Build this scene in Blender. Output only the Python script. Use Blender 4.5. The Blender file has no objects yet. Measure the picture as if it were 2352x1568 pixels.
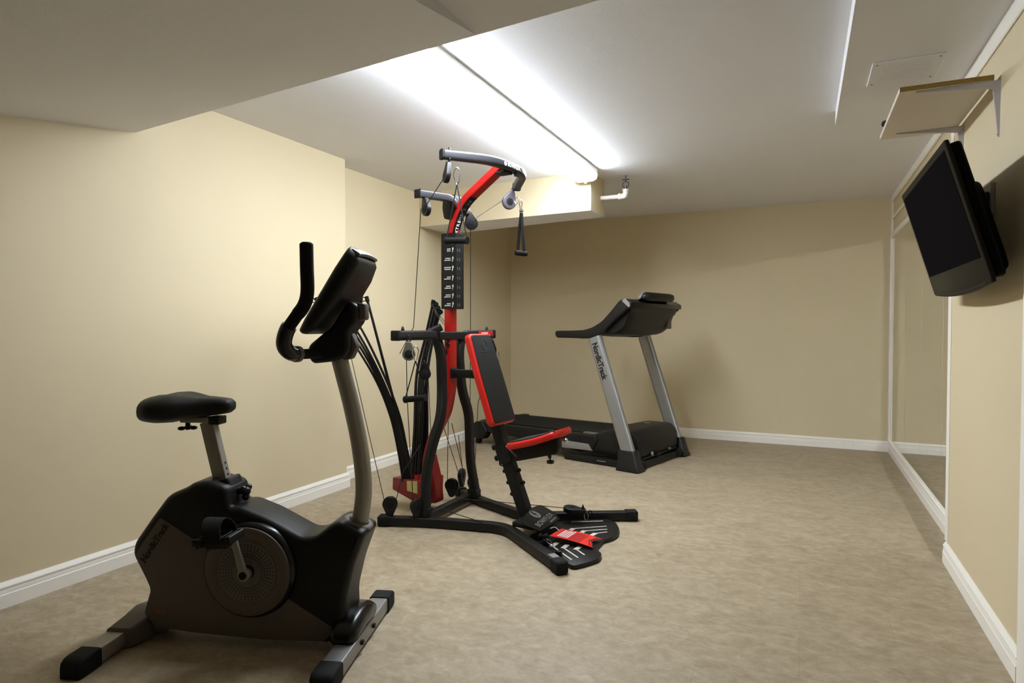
import bpy, bmesh, math, random
from mathutils import Vector, Matrix, Quaternion
random.seed(7)
C = bpy.context.scene.collection
V = Vector
PI = math.pi

# ------------------------------------------------------------------ materials
def lin(c):
    c = c / 255.0
    return c / 12.92 if c <= 0.04045 else ((c + 0.055) / 1.055) ** 2.4
def rgb(r, g, b): return (lin(r), lin(g), lin(b), 1.0)

def mat(name, col, rough=0.5, metal=0.0, bump=0.0, bscale=200.0, spec=0.5, coat=0.0, var=0.0, vscale=6.0):
    m = bpy.data.materials.new(name); m.use_nodes = True
    nt = m.node_tree; p = nt.nodes['Principled BSDF']
    p.inputs['Base Color'].default_value = col
    p.inputs['Roughness'].default_value = rough
    p.inputs['Metallic'].default_value = metal
    p.inputs['Specular IOR Level'].default_value = spec
    p.inputs['Coat Weight'].default_value = coat
    tc = nt.nodes.new('ShaderNodeTexCoord')
    if var > 0:
        n = nt.nodes.new('ShaderNodeTexNoise'); n.inputs['Scale'].default_value = vscale; n.inputs['Detail'].default_value = 6
        r = nt.nodes.new('ShaderNodeValToRGB')
        a, b = r.color_ramp.elements
        a.position = 0.3; b.position = 0.7
        a.color = tuple(max(0, c * (1 - var)) for c in col[:3]) + (1,)
        b.color = tuple(min(1, c * (1 + var)) for c in col[:3]) + (1,)
        nt.links.new(tc.outputs['Object'], n.inputs['Vector']); nt.links.new(n.outputs['Fac'], r.inputs['Fac'])
        nt.links.new(r.outputs['Color'], p.inputs['Base Color'])
    if bump > 0:
        n = nt.nodes.new('ShaderNodeTexNoise'); n.inputs['Scale'].default_value = bscale; n.inputs['Detail'].default_value = 4
        bp = nt.nodes.new('ShaderNodeBump'); bp.inputs['Strength'].default_value = bump; bp.inputs['Distance'].default_value = 0.002
        nt.links.new(tc.outputs['Object'], n.inputs['Vector']); nt.links.new(n.outputs['Fac'], bp.inputs['Height'])
        nt.links.new(bp.outputs['Normal'], p.inputs['Normal'])
    return m

WALL = mat('wall_paint', rgb(209, 195, 163), 0.6, bump=0.1, bscale=260, spec=0.3, var=0.012, vscale=2)
WALLB = WALL
CEIL = mat('ceiling_paint', rgb(231, 232, 236), 0.75, bump=0.3, bscale=180, spec=0.2, var=0.01, vscale=1.5)
TRIM = mat('white_trim', rgb(238, 234, 226), 0.4, spec=0.45)
BLK = mat('black_powder_coat', rgb(17, 16, 15), 0.5, bump=0.15, bscale=900, spec=0.3)
BLKP = mat('black_plastic', rgb(15, 14, 14), 0.42, bump=0.2, bscale=1200, spec=0.32)
BLKG = mat('black_gloss_plastic', rgb(12, 11, 12), 0.24, spec=0.42)
RUB = mat('black_rubber', rgb(17, 17, 16), 0.75, bump=0.3, bscale=700, spec=0.25)
FOAM = mat('black_foam_grip', rgb(17, 16, 15), 0.8, bump=0.5, bscale=500, spec=0.2)
DKGUN = mat('gunmetal_paint', rgb(66, 66, 70), 0.32, metal=0.55, spec=0.5)
RED = mat('red_paint', rgb(168, 20, 17), 0.34, spec=0.4, coat=0.05)
REDD = mat('dark_red_paint', rgb(126, 16, 18), 0.35, spec=0.5)
REDV = mat('red_vinyl', rgb(196, 26, 16), 0.38, bump=0.2, bscale=700, spec=0.5)
VIN = mat('black_vinyl', rgb(25, 25, 24), 0.5, bump=0.35, bscale=900, spec=0.3)
STEEL = mat('chrome_steel', rgb(200, 200, 202), 0.22, metal=1.0)
SILV = mat('silver_paint', rgb(142, 141, 140), 0.36, metal=0.5, spec=0.5)
SILVB = mat('warm_silver_paint', rgb(150, 147, 140), 0.4, metal=0.45, spec=0.5)
GREYP = mat('grey_plastic', rgb(92, 83, 77), 0.5, bump=0.15, bscale=900, spec=0.4)
CABLE = mat('black_cable', rgb(18, 17, 16), 0.45)
WHT = mat('white_print', rgb(225, 225, 222), 0.5)
GRYT = mat('grey_print', rgb(120, 120, 118), 0.5)
DKT = mat('dark_print', rgb(14, 13, 13), 0.5)
REDT = mat('red_print', rgb(205, 20, 16), 0.45)
ORG = mat('orange_print', rgb(176, 84, 14), 0.5)
YEL = mat('yellow_label', rgb(196, 186, 120), 0.6, var=0.15, vscale=60)
CLR = mat('white_pvc', rgb(232, 226, 216), 0.35)
MELA = mat('white_melamine', rgb(212, 202, 190), 0.4, spec=0.45)
BRKT = mat('white_enamel_bracket', rgb(190, 186, 190), 0.3, metal=0.3)
SCREEN = mat('dark_screen_glass', rgb(21, 19, 19), 0.3)
TVB = mat('tv_bezel_plastic', rgb(40, 36, 30), 0.4, spec=0.3)
TVS = mat('tv_shell_plastic', rgb(10, 9, 8), 0.5, spec=0.25)
for m_, ior in ((SCREEN, 1.0), (TVB, 1.12), (TVS, 1.25)): m_.node_tree.nodes['Principled BSDF'].inputs['IOR'].default_value = ior
TAGR = mat('red_tag_card', rgb(214, 36, 24), 0.4)

def particle_board():
    m = mat('particle_board', rgb(150, 118, 48), 0.8)
    nt = m.node_tree; p = nt.nodes['Principled BSDF']
    tc = nt.nodes.new('ShaderNodeTexCoord'); v = nt.nodes.new('ShaderNodeTexVoronoi'); v.inputs['Scale'].default_value = 650
    r = nt.nodes.new('ShaderNodeValToRGB'); r.color_ramp.elements[0].color = rgb(92, 66, 22); r.color_ramp.elements[1].color = rgb(178, 148, 72)
    nt.links.new(tc.outputs['Object'], v.inputs['Vector']); nt.links.new(v.outputs['Color'], r.inputs['Fac']); nt.links.new(r.outputs['Color'], p.inputs['Base Color'])
    return m
PBRD = particle_board()

def floor_mat():
    m = bpy.data.materials.new('mottled_vinyl_floor'); m.use_nodes = True
    nt = m.node_tree; N = nt.nodes; Lk = nt.links.new; p = N['Principled BSDF']
    tc = N.new('ShaderNodeTexCoord')
    mp = N.new('ShaderNodeMapping'); mp.inputs['Rotation'].default_value = (0, 0, math.radians(-22)); mp.inputs['Scale'].default_value = (1.0, 1.5, 1)
    Lk(tc.outputs['Object'], mp.inputs['Vector'])
    n1 = N.new('ShaderNodeTexNoise'); n1.inputs['Scale'].default_value = 5.5; n1.inputs['Detail'].default_value = 8; n1.inputs['Roughness'].default_value = 0.68; n1.inputs['Distortion'].default_value = 1.2
    n2 = N.new('ShaderNodeTexNoise'); n2.inputs['Scale'].default_value = 19; n2.inputs['Detail'].default_value = 8; n2.inputs['Roughness'].default_value = 0.7; n2.inputs['Distortion'].default_value = 0.8
    Lk(mp.outputs['Vector'], n1.inputs['Vector']); Lk(mp.outputs['Vector'], n2.inputs['Vector'])
    mx = N.new('ShaderNodeMath'); mx.operation = 'MULTIPLY_ADD'; mx.inputs[1].default_value = 0.55
    Lk(n2.outputs['Fac'], mx.inputs[0])
    m2 = N.new('ShaderNodeMath'); m2.operation = 'MULTIPLY'; m2.inputs[1].default_value = 0.45
    Lk(n1.outputs['Fac'], m2.inputs[0]); Lk(m2.outputs[0], mx.inputs[2])
    r = N.new('ShaderNodeValToRGB'); e = r.color_ramp.elements
    e[0].position = 0.33; e[0].color = rgb(138, 122, 99); e[1].position = 0.68; e[1].color = rgb(180, 166, 143)
    k = e.new(0.5); k.color = rgb(160, 145, 121)
    Lk(mx.outputs[0], r.inputs['Fac'])
    # faint seams of the large tiles
    br = N.new('ShaderNodeTexBrick'); br.inputs['Scale'].default_value = 1.0; br.inputs['Mortar Size'].default_value = 0.0012
    br.inputs['Brick Width'].default_value = 0.61; br.inputs['Row Height'].default_value = 0.305; br.offset = 0.5
    br.inputs['Color1'].default_value = (1, 1, 1, 1); br.inputs['Color2'].default_value = (0.97, 0.97, 0.97, 1); br.inputs['Mortar'].default_value = (0.86, 0.85, 0.84, 1)
    Lk(tc.outputs['Object'], br.inputs['Vector'])
    mm = N.new('ShaderNodeMix'); mm.data_type = 'RGBA'; mm.blend_type = 'MULTIPLY'; mm.inputs['Factor'].default_value = 1
    Lk(r.outputs['Color'], mm.inputs[6]); Lk(br.outputs['Color'], mm.inputs[7]); Lk(mm.outputs[2], p.inputs['Base Color'])
    p.inputs['Roughness'].default_value = 0.5; p.inputs['Specular IOR Level'].default_value = 0.35
    b = N.new('ShaderNodeBump'); b.inputs['Strength'].default_value = 0.12; b.inputs['Distance'].default_value = 0.002
    Lk(n2.outputs['Fac'], b.inputs['Height']); Lk(b.outputs['Normal'], p.inputs['Normal'])
    return m
FLOOR = floor_mat()

def emis(name, col, s):
    m = bpy.data.materials.new(name); m.use_nodes = True; nt = m.node_tree
    for n in list(nt.nodes): nt.nodes.remove(n)
    e = nt.nodes.new('ShaderNodeEmission'); e.inputs['Color'].default_value = col; e.inputs['Strength'].default_value = s
    o = nt.nodes.new('ShaderNodeOutputMaterial'); nt.links.new(e.outputs[0], o.inputs[0]); return m
GLOW = emis('lit_diffuser', (0.90, 0.975, 1.04, 1), 14.0)

def mirror_mat():
    m = bpy.data.materials.new('mirror_glass'); m.use_nodes = True; p = m.node_tree.nodes['Principled BSDF']
    p.inputs['Base Color'].default_value = (0.88, 0.89, 0.86, 1); p.inputs['Metallic'].default_value = 1; p.inputs['Roughness'].default_value = 0.0
    return m
MIRR = mirror_mat()

def vent_mat():   # grey disc cover with rings of small round vent holes
    m = mat('perforated_disc', rgb(94, 86, 82), 0.4); nt = m.node_tree; N = nt.nodes; Lk = nt.links.new; p = N['Principled BSDF']
    tc = N.new('ShaderNodeTexCoord'); sx = N.new('ShaderNodeSeparateXYZ'); Lk(tc.outputs['Object'], sx.inputs[0])
    def M(op, a, b=None):
        n = N.new('ShaderNodeMath'); n.operation = op
        for i, v in enumerate((a, b)):
            if v is None: continue
            if isinstance(v, (int, float)): n.inputs[i].default_value = v
            else: Lk(v, n.inputs[i])
        return n.outputs[0]
    x, z = sx.outputs['X'], sx.outputs['Z']
    r = M('SQRT', M('ADD', M('MULTIPLY', x, x), M('MULTIPLY', z, z)))
    a = M('ARCTAN2', z, x)
    fr = M('SUBTRACT', M('FRACT', M('DIVIDE', r, 0.0098)), 0.5)
    fa = M('SUBTRACT', M('FRACT', M('MULTIPLY', a, 44 / (2 * PI))), 0.5)
    da = M('MULTIPLY', M('MULTIPLY', fa, r), 2 * PI / 44 / 0.0098)
    d = M('SQRT', M('ADD', M('MULTIPLY', fr, fr), M('MULTIPLY', da, da)))
    hole = M('LESS_THAN', d, 0.27)
    band = M('MULTIPLY', M('GREATER_THAN', r, 0.0492), M('LESS_THAN', r, 0.0979))
    f = M('MULTIPLY', hole, band)
    mx = N.new('ShaderNodeMix'); mx.data_type = 'RGBA'; mx.inputs[6].default_value = rgb(94, 86, 82); mx.inputs[7].default_value = rgb(12, 11, 11)
    Lk(f, mx.inputs[0]); Lk(mx.outputs[2], p.inputs['Base Color'])
    return m
VENT = vent_mat()

# ------------------------------------------------------------------ geometry helpers
def new(): return bmesh.new()

def obj(name, bm, m, parent=None, loc=None, sharp=35, rot=None):
    me = bpy.data.meshes.new(name)
    bmesh.ops.remove_doubles(bm, verts=bm.verts, dist=1e-6)
    bmesh.ops.recalc_face_normals(bm, faces=bm.faces)
    bm.to_mesh(me); bm.free()
    for mm in (m if isinstance(m, (list, tuple)) else [m]): me.materials.append(mm)
    me.polygons.foreach_set('use_smooth', [True] * len(me.polygons))
    me.set_sharp_from_angle(angle=math.radians(sharp))
    o = bpy.data.objects.new(name, me); C.objects.link(o)
    if parent: o.parent = parent
    if loc: o.location = loc
    if rot: o.rotation_euler = rot
    return o

def tag(o, label, cat, group=None):
    o['label'] = label; o['category'] = cat
    if group: o['group'] = group
    return o

def thing(name, label, cat, loc=(0, 0, 0), rz=0, group=None):
    o = bpy.data.objects.new(name, None); C.objects.link(o)
    o.empty_display_size = 0.1
    o.location = loc; o.rotation_euler = (0, 0, rz)
    return tag(o, label, cat, group)

def struct(name, bm, m, sharp=35):
    o = obj(name, bm, m, sharp=sharp); o['kind'] = 'structure'; return o

def box(bm, lo, hi, bev=0.0, seg=2, M=None):
    lo, hi = V(lo), V(hi)
    vs = [bm.verts.new((x, y, z)) for x in (lo.x, hi.x) for y in (lo.y, hi.y) for z in (lo.z, hi.z)]
    idx = [(0, 1, 3, 2), (4, 6, 7, 5), (0, 4, 5, 1), (2, 3, 7, 6), (0, 2, 6, 4), (1, 5, 7, 3)]
    fs = [bm.faces.new([vs[i] for i in f]) for f in idx]
    if bev > 0:
        es = list({e for f in fs for e in f.edges})
        r = bmesh.ops.bevel(bm, geom=es, offset=bev, segments=seg, profile=0.5, affect='EDGES')
        vs = list({v for f in r['faces'] for v in f.verts} | {v for v in vs if v.is_valid})
    if M: bmesh.ops.transform(bm, matrix=M, verts=[v for v in vs if v.is_valid])
    return vs

def obox(bm, c, size, M3=None, bev=0.0, seg=2):
    h = V(size) / 2
    M = Matrix.Translation(V(c)) @ (M3.to_4x4() if M3 else Matrix.Identity(4))
    box(bm, -h, h, bev, seg, M)

def spline(pts, n=8):
    P = [V(p) for p in pts]
    if len(P) < 3: return P
    out = []
    Q = [2 * P[0] - P[1]] + P + [2 * P[-1] - P[-2]]
    for i in range(1, len(Q) - 2):
        a, b, c, d = Q[i - 1:i + 3]
        for k in range(n):
            t = k / n
            out.append(0.5 * ((2 * b) + (c - a) * t + (2 * a - 5 * b + 4 * c - d) * t * t + (-a + 3 * b - 3 * c + d) * t ** 3))
    out.append(P[-1]); return out

def bend(pts, r, n=6):
    """polyline with its corners rounded by radius r"""
    P = [V(p) for p in pts]; out = [P[0]]
    for i in range(1, len(P) - 1):
        a, b, c = P[i - 1:i + 2]
        u = (a - b); w = (c - b); d = min(r, u.length * 0.48, w.length * 0.48)
        p0 = b + u.normalized() * d; p1 = b + w.normalized() * d
        for k in range(n + 1):
            t = k / n
            out.append(p0.lerp(b, t).lerp(b.lerp(p1, t), t))
    out.append(P[-1]); return out

def circ(r, n=12): return [(r * math.cos(2 * PI * k / n), r * math.sin(2 * PI * k / n)) for k in range(n)]

def rrect(w, h, r=0.006, n=3):
    out = []
    for cx, cy, a0 in ((w / 2 - r, h / 2 - r, 0), (-w / 2 + r, h / 2 - r, PI / 2), (-w / 2 + r, -h / 2 + r, PI), (w / 2 - r, -h / 2 + r, 1.5 * PI)):
        for k in range(n + 1):
            a = a0 + PI / 2 * k / n
            out.append((cx + r * math.cos(a), cy + r * math.sin(a)))
    return out

def loft(bm, rings, cap=True, closed=False):
    R = [[bm.verts.new(p) for p in ring] for ring in rings]
    n = len(R[0])
    m = len(R)
    for i in range(m if closed else m - 1):
        a, b = R[i], R[(i + 1) % m]
        for j in range(n):
            try: bm.faces.new((a[j], a[(j + 1) % n], b[(j + 1) % n], b[j]))
            except ValueError: pass
    if cap and not closed:
        bm.faces.new(R[0][::-1]); bm.faces.new(R[-1])

def sweep(bm, path, prof, hint=(0, 0, 1), scale=None, cap=True, closed=False):
    """sweep a 2D profile (a along the hint, b across it) along a path"""
    P = [V(p) for p in path]; m = len(P); rings = []
    hint = V(hint); prev = None
    for i in range(m):
        if closed: t = (P[(i + 1) % m] - P[i - 1])
        else:
            t = (P[min(i + 1, m - 1)] - P[max(i - 1, 0)])
        t.normalize()
        n1 = hint - t * hint.dot(t)
        if n1.length < 0.15: n1 = (prev if prev else V((1, 0, 0))); n1 = n1 - t * n1.dot(t)
        n1.normalize(); prev = n1.copy(); n2 = t.cross(n1)
        s = scale[i] if scale else 1.0
        pr = prof[i] if isinstance(prof[0][0], (tuple, list)) else prof
        rings.append([P[i] + n1 * (a * s) + n2 * (b * s) for a, b in pr])
    loft(bm, rings, cap, closed)

def tube(bm, path, r, n=10, hint=(0.3, 0.2, 1), **k): sweep(bm, path, circ(r, n), hint, **k)

def cyl(bm, a, b, r, n=20, r2=None, bev=0.0):
    a, b = V(a), V(b); ax = b - a; L = ax.length
    r2 = r if r2 is None else r2
    prof = [(0, 0), (r, 0), (r2, L), (0, L)] if bev <= 0 else [(0, 0), (r - bev, 0), (r, bev), (r2, L - bev), (r2 - bev, L), (0, L)]
    lathe(bm, prof, a, ax, n)

def lathe(bm, prof, origin, axis, n=24):
    ax = V(axis).normalized(); q = V((0, 0, 1)).rotation_difference(ax); o = V(origin)
    rings = []
    for r, z in prof:
        if r < 1e-7: rings.append([bm.verts.new(o + q @ V((0, 0, z)))])
        else: rings.append([bm.verts.new(o + q @ V((r * math.cos(2 * PI * k / n), r * math.sin(2 * PI * k / n), z))) for k in range(n)])
    for a, b in zip(rings, rings[1:]):
        for j in range(n):
            k = (j + 1) % n
            if len(a) == 1 and len(b) == 1: continue
            if len(a) == 1: bm.faces.new((a[0], b[k], b[j]))
            elif len(b) == 1: bm.faces.new((a[j], a[k], b[0]))
            else: bm.faces.new((a[j], a[k], b[k], b[j]))
    if len(rings[0]) > 1: bm.faces.new(rings[0][::-1])
    if len(rings[-1]) > 1: bm.faces.new(rings[-1])

def ball(bm, c, r, n=14, s=(1, 1, 1)):
    bmesh.ops.create_uvsphere(bm, u_segments=n, v_segments=n // 2 + 2, radius=1, matrix=Matrix.Translation(V(c)) @ Matrix.Diagonal((r * s[0], r * s[1], r * s[2], 1)))

def ring(bm, c, R, r, normal=(0, 1, 0), n=18, m=8, sx=1.0):
    q = V((0, 0, 1)).rotation_difference(V(normal).normalized()); c = V(c)
    path = [c + q @ V((R * math.cos(2 * PI * k / n), R * sx * math.sin(2 * PI * k / n), 0)) for k in range(n)]
    sweep(bm, path, circ(r, m), tuple(V(normal)), closed=True)

def offset(poly, d):
    n = len(poly); A = sum(poly[i][0] * poly[(i + 1) % n][1] - poly[(i + 1) % n][0] * poly[i][1] for i in range(n))
    s = 1 if A > 0 else -1; out = []
    for i in range(n):
        p0, p1, p2 = V(poly[i - 1]), V(poly[i]), V(poly[(i + 1) % n])
        e1 = (p1 - p0).normalized(); e2 = (p2 - p1).normalized()
        n1 = V((-e1.y, e1.x)) * s; n2 = V((-e2.y, e2.x)) * s
        b = (n1 + n2); b = b / max(0.35, b.length_squared / 2)
        out.append(tuple(p1 + b * (d)))
    return out

def smooth_poly(poly, k=4, r=0.02):
    n = len(poly); out = []
    for i in range(n):
        a, b, c = V(poly[i - 1]), V(poly[i]), V(poly[(i + 1) % n])
        u, w = a - b, c - b; d = min(r, u.length * .45, w.length * .45)
        p0 = b + u.normalized() * d; p1 = b + w.normalized() * d
        for j in range(k + 1):
            t = j / k; out.append(tuple(p0.lerp(b, t).lerp(b.lerp(p1, t), t)))
    return out

def prism(bm, poly, h0, h1, f, rnd=0.0, steps=4):
    """polygon poly between heights h0 and h1 mapped by f(a, b, h); edges rounded by rnd"""
    rings = []
    if rnd > 0:
        lv = [(rnd * (1 - math.cos(PI / 2 * (k / steps)))) for k in range(steps + 1)]
        hs = [(rnd * (1 - math.sin(PI / 2 * (k / steps)))) for k in range(steps + 1)]
        seq = [(lv[steps - k], h0 + hs[steps - k]) for k in range(steps + 1)]
        seq = [(rnd - rnd * math.sin(PI / 2 * k / steps), h0 + rnd * (1 - math.cos(PI / 2 * k / steps))) for k in range(steps + 1)]
        seq += [(d, h0 + h1 - h) for d, h in reversed(seq)]
        for d, h in seq:
            rings.append([f(a, b, h) for a, b in offset(poly, d)])
    else: rings = [[f(a, b, h0) for a, b in poly], [f(a, b, h1) for a, b in poly]]
    loft(bm, rings)

XZ = lambda a, b, h: V((a, h, b))       # polygon in the side view, depth along y
XY = lambda a, b, h: V((a, b, h))
YZ = lambda a, b, h: V((h, a, b))

def lettering(name, body, size, m, parent, M, depth=0.0006, sx=1.0, bold=0.0, spacing=1.0, align='CENTER'):
    cu = bpy.data.curves.new(name, 'FONT'); cu.body = body; cu.size = size; cu.extrude = depth; cu.align_x = align; cu.align_y = 'CENTER'
    cu.offset = bold; cu.space_character = spacing
    t = bpy.data.objects.new(name, cu); C.objects.link(t)
    dg = bpy.context.evaluated_depsgraph_get(); me = bpy.data.meshes.new_from_object(t.evaluated_get(dg))
    bpy.data.objects.remove(t); bpy.data.curves.remove(cu)
    me.transform(Matrix.Diagonal((sx, 1, 1, 1))); me.transform(M)
    me.materials.clear(); me.materials.append(m); me.name = name
    o = bpy.data.objects.new(name, me); C.objects.link(o); o.parent = parent
    return o

def basis(origin, xdir, ydir):
    x = V(xdir).normalized(); y = V(ydir); y = (y - x * y.dot(x)).normalized(); z = x.cross(y)
    M = Matrix((x, y, z)).transposed().to_4x4(); M.translation = V(origin); return M

# ------------------------------------------------------------------ the room
XL, XL2, XM, XR, YB, CZ = -2.838, -2.98, 0.709, 0.622, 6.40, 2.24
YN = -7.0; XH = 2.4
bm = new(); box(bm, (-3.2, YN - .2, -.1), (XH + .2, YB + .2, 0)); struct('floor', bm, FLOOR)
bm = new(); box(bm, (-3.2, YN - .2, CZ), (XH + .2, YB + .2, CZ + .12)); struct('ceiling', bm, CEIL)
bm = new(); box(bm, (-3.15, YN, 0), (XL, 3.42, CZ)); struct('wall_left', bm, WALL)
bm = new(); box(bm, (-3.15, 3.42, 0), (XL2, YB, CZ)); struct('wall_left_recess', bm, WALL)
bm = new(); box(bm, (-3.15, YB, 0), (XM + .15, YB + .15, CZ)); struct('wall_back', bm, WALL)
bm = new(); box(bm, (XM, 3.5, 0), (XM + .15, YB, CZ)); struct('wall_right_mirror_side', bm, WALL)
bm = new(); box(bm, (XR, 2.39, 0), (XM + .15, 3.5, CZ)); struct('wall_right', bm, WALL)
bm = new(); box(bm, (XR, .9, 2.0), (XR + .12, 2.39, CZ)); box(bm, (XR, YN, 0), (XR + .12, .9, CZ)); struct('wall_right_near', bm, WALL)
bm = new(); box(bm, (-3.15, YN - .15, 0), (XH, YN, CZ)); struct('wall_near', bm, WALL)
bm = new(); box(bm, (XH, YN, 0), (XH + .15, 3.5, CZ)); box(bm, (XR + .24, 3.3, 0), (XH, 3.5, CZ)); struct('wall_hallway', bm, WALL)

# lowered ceiling over the near part: a left part that slopes down towards the viewer and a level part
e0 = V((XL, 1.941)); e1 = V((-.931, 1.747)); e2 = V((XR, 1.590)); SZ = 2.01; SL = .155
def soff(x, y):  # edge line y at x
    t = (x - e0.x) / (e1.x - e0.x); return e0.y + (e1.y - e0.y) * t
bm = new()
Lf = [(XL, e0.y, SZ), (-.931, e1.y, SZ), (-.931, .2, SZ - SL * (e1.y - .2)), (XL, .2, SZ - SL * (e1.y - .2) - .03)]
lo = [bm.verts.new(p) for p in Lf]; hi = [bm.verts.new((p[0], p[1], CZ)) for p in Lf]
bm.faces.new(lo); bm.faces.new(hi[::-1])
for i in range(4): bm.faces.new((lo[i], lo[(i + 1) % 4], hi[(i + 1) % 4], hi[i]))
struct('ceiling_sloping_bulkhead', bm, CEIL, 20)
bm = new()
Rt = [(-.931, e1.y), (XR, e2.y), (XR, YN), (-.931, YN)]
prism(bm, Rt, SZ, CZ, XY); box(bm, (XL, YN, SZ - .28), (-.931, .2, CZ))
struct('ceiling_lowered', bm, CEIL, 20)
# shallow dropped ceiling strip along the right wall
bm = new(); box(bm, (.147, 1.0, 2.163), (XM, 3.75, CZ)); struct('ceiling_dropped_strip', bm, CEIL, 20)

# beam box on the left, skewed a little to the back wall
bm = new(); prism(bm, [(XL2, 4.548), (-1.417, 4.434), (-1.405, 4.74), (XL2, 5.02)], 1.956, CZ, XY)
o = struct('beam_box', bm, [WALL, CEIL], 20)
for p in o.data.polygons:
    if p.normal.z < -.9: p.material_index = 1
o.name = 'wall_beam'

# baseboards: stepped profile (thickness, height)
BP = [(0, 0), (.016, 0), (.016, .052), (.0135, .056), (.0135, .062), (.011, .074), (.0145, .078), (.0145, .083), (.009, .092), (.004, .1), (0, .1)]
def baseboard(name, a, b, nrm, zt=1.0):
    a, b, n = V((*a, 0)), V((*b, 0)), V((*nrm, 0))
    bm = new(); loft(bm, [[p + n * t + V((0, 0, h * zt)) for t, h in BP] for p in (a, b)]); struct(name, bm, TRIM, 20)
baseboard('baseboard_left', (XL, YN), (XL, 3.436), (1, 0))
baseboard('baseboard_left_return', (XL - .001, 3.42), (XL2, 3.42), (0, 1))
baseboard('baseboard_left_recess', (XL2, 3.42), (XL2, YB), (1, 0), .93)
baseboard('baseboard_back', (XL2, YB), (.42, YB), (0, -1), .93)
baseboard('baseboard_back_corner', (.4215, YB), (XM, YB), (0, -1), .93)
baseboard('baseboard_mirror_side', (XM, YB), (XM, 3.5), (-1, 0), .93)
baseboard('baseboard_right', (XR, 3.5), (XR, 2.388), (-1, 0), .97)
def trim(n, lo, hi, bev=.003):
    bm = new(); box(bm, lo, hi, bev, 1); struct('trim_%d' % n, bm, TRIM)
trim(1, (XR - .008, 2.39, 2.093), (XR, 3.5, 2.163))                       # band along the top of the right wall
trim(2, (XR - .006, 3.462, .1), (XM, 3.512, 2.16))                        # white corner strip by the mirrors
trim(3, (XM - .016, 3.512, 2.185), (XM, 6.346, CZ))                          # above the mirrors, along the ceiling
trim(4, (XM - .012, 3.512, 2.035), (XM, 6.346, 2.06))
trim(5, (XM - .018, 3.512, 1.872), (XM, YB, 1.915))                       # top rail of the mirror frame
trim(6, (XM - .02, 6.335, .09), (XM, YB, 1.872))                          # far stile of the mirror frame
trim(7, (XM - .014, 6.345, 1.9145), (XM, YB, CZ), .001)
trim(8, (XM - .02, 3.512, .088), (XM, 6.335, .108), .002)                 # ledge under the mirrors
trim(9, (XR - .014, 2.31, 0), (XR + .12, 2.388, 2.06))                    # door casing at the right picture edge
trim(10, (XR - .014, .86, 0), (XR + .12, .93, 2.06))

# mirrors
MY = [3.514, 4.13, 4.82, 5.51, 6.333]
ml = ['nearest tall wall mirror panel, beside the white corner strip', 'tall wall mirror panel, second from the white corner strip',
      'tall wall mirror panel, third from the white corner strip', 'farthest tall wall mirror panel, in the corner by the back wall']
for i in range(4):
    bm = new(); box(bm, (XM - .006, MY[i] + .0012, .109), (XM, MY[i + 1] - .0012, 1.8715), .0008, 1)
    tag(obj('mirror_panel', bm, MIRR), ml[i], 'mirror', 'mirror panels on the right wall')

# ------------------------------------------------------------------ ceiling light
t = thing('ceiling_light', 'long lit white fluorescent wraparound fixture on the ceiling, ending at the boxed beam', 'ceiling light', (-1.437, 3.15, CZ))
Y0, Y1 = -1.22, 1.23
bm = new(); box(bm, (-.088, Y0, -.036), (.088, Y1, -.0002), .003, 1); obj('housing', bm, TRIM, t)
prof = [(-.078, -.0365), (-.081, -.050), (-.074, -.070), (-.052, -.082), (-.02, -.085), (-.008, -.081), (.008, -.081), (.02, -.085), (.052, -.082), (.074, -.070), (.081, -.050), (.078, -.0365)]
bm = new(); loft(bm, [[V((a, y, b)) for a, b in prof] for y in (Y0 + .012, Y1 - .012)]); obj('diffuser', bm, GLOW, t)
for y in (Y0, Y1 - .011):
    bm = new(); prism(bm, [(-.088, -.036), (-.088, -.055), (-.08, -.075), (-.055, -.088), (.055, -.088), (.08, -.075), (.088, -.055), (.088, -.036)], y, y + .011, XZ); obj('end_cap', bm, TRIM, t)
bm = new(); cyl(bm, (.0, Y1 - .008, -.0885), (.0, Y1 - .008, -.099), .009, 14); obj('knob', bm, TRIM, t)

# ------------------------------------------------------------------ pipe with hanger ring
t = thing('drain_pipe', 'short white plastic pipe leaving the boxed beam and turning up to the ceiling', 'pipe', (-1.408, 4.66, 2.085))
bm = new(); tube(bm, [(0.0, 0, 0), (.16, 0, 0)], .0165, 16); obj('pipe', bm, CLR, t)
bm = new(); tube(bm, bend([(.15, 0, 0), (.192, 0, 0), (.192, 0, .045)], .028), .0215, 16); cyl(bm, (.138, 0, 0), (.152, 0, 0), .025, 18); cyl(bm, (.192, 0, .036), (.192, 0, .05), .025, 18); obj('elbow', bm, CLR, t)
bm = new(); ring(bm, (.192, 0, .085), .024, .0028, (0, 1, 0)); cyl(bm, (.192, 0, .108), (.192, 0, .13), .004, 10); cyl(bm, (.192, 0, .13), (.192, 0, .1548), .0035, 10); box(bm, (.165, -.012, .122), (.219, .012, .126)); cyl(bm, (.192, 0, .05), (.192, 0, .075), .009, 10)
obj('hanger_ring', bm, DKGUN, t)

# ------------------------------------------------------------------ ceiling cover plate
t = thing('ceiling_vent', 'grey painted square vent cover under the dropped ceiling strip', 'vent', (.372, 3.055, 2.163))
bm = new(); box(bm, (-.126, -.13, -.006), (.126, .13, -.0002), .002, 1); obj('cover_plate', bm, CEIL, t)
bm = new()
for k in range(9):
    box(bm, (-.085, -.085 + k * .0205, -.0072), (.085, -.085 + k * .0205 + .006, -.0058), .0008, 1)
obj('louver', bm, CEIL, t)
for x in (-.108, .108):
    for y in (-.11, .11):
        bm = new(); lathe(bm, [(0, -.002), (.0035, -.0012), (.004, 0)], (x, y, -.006), (0, 0, 1), 12); obj('screw', bm, DKGUN, t)

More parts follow.
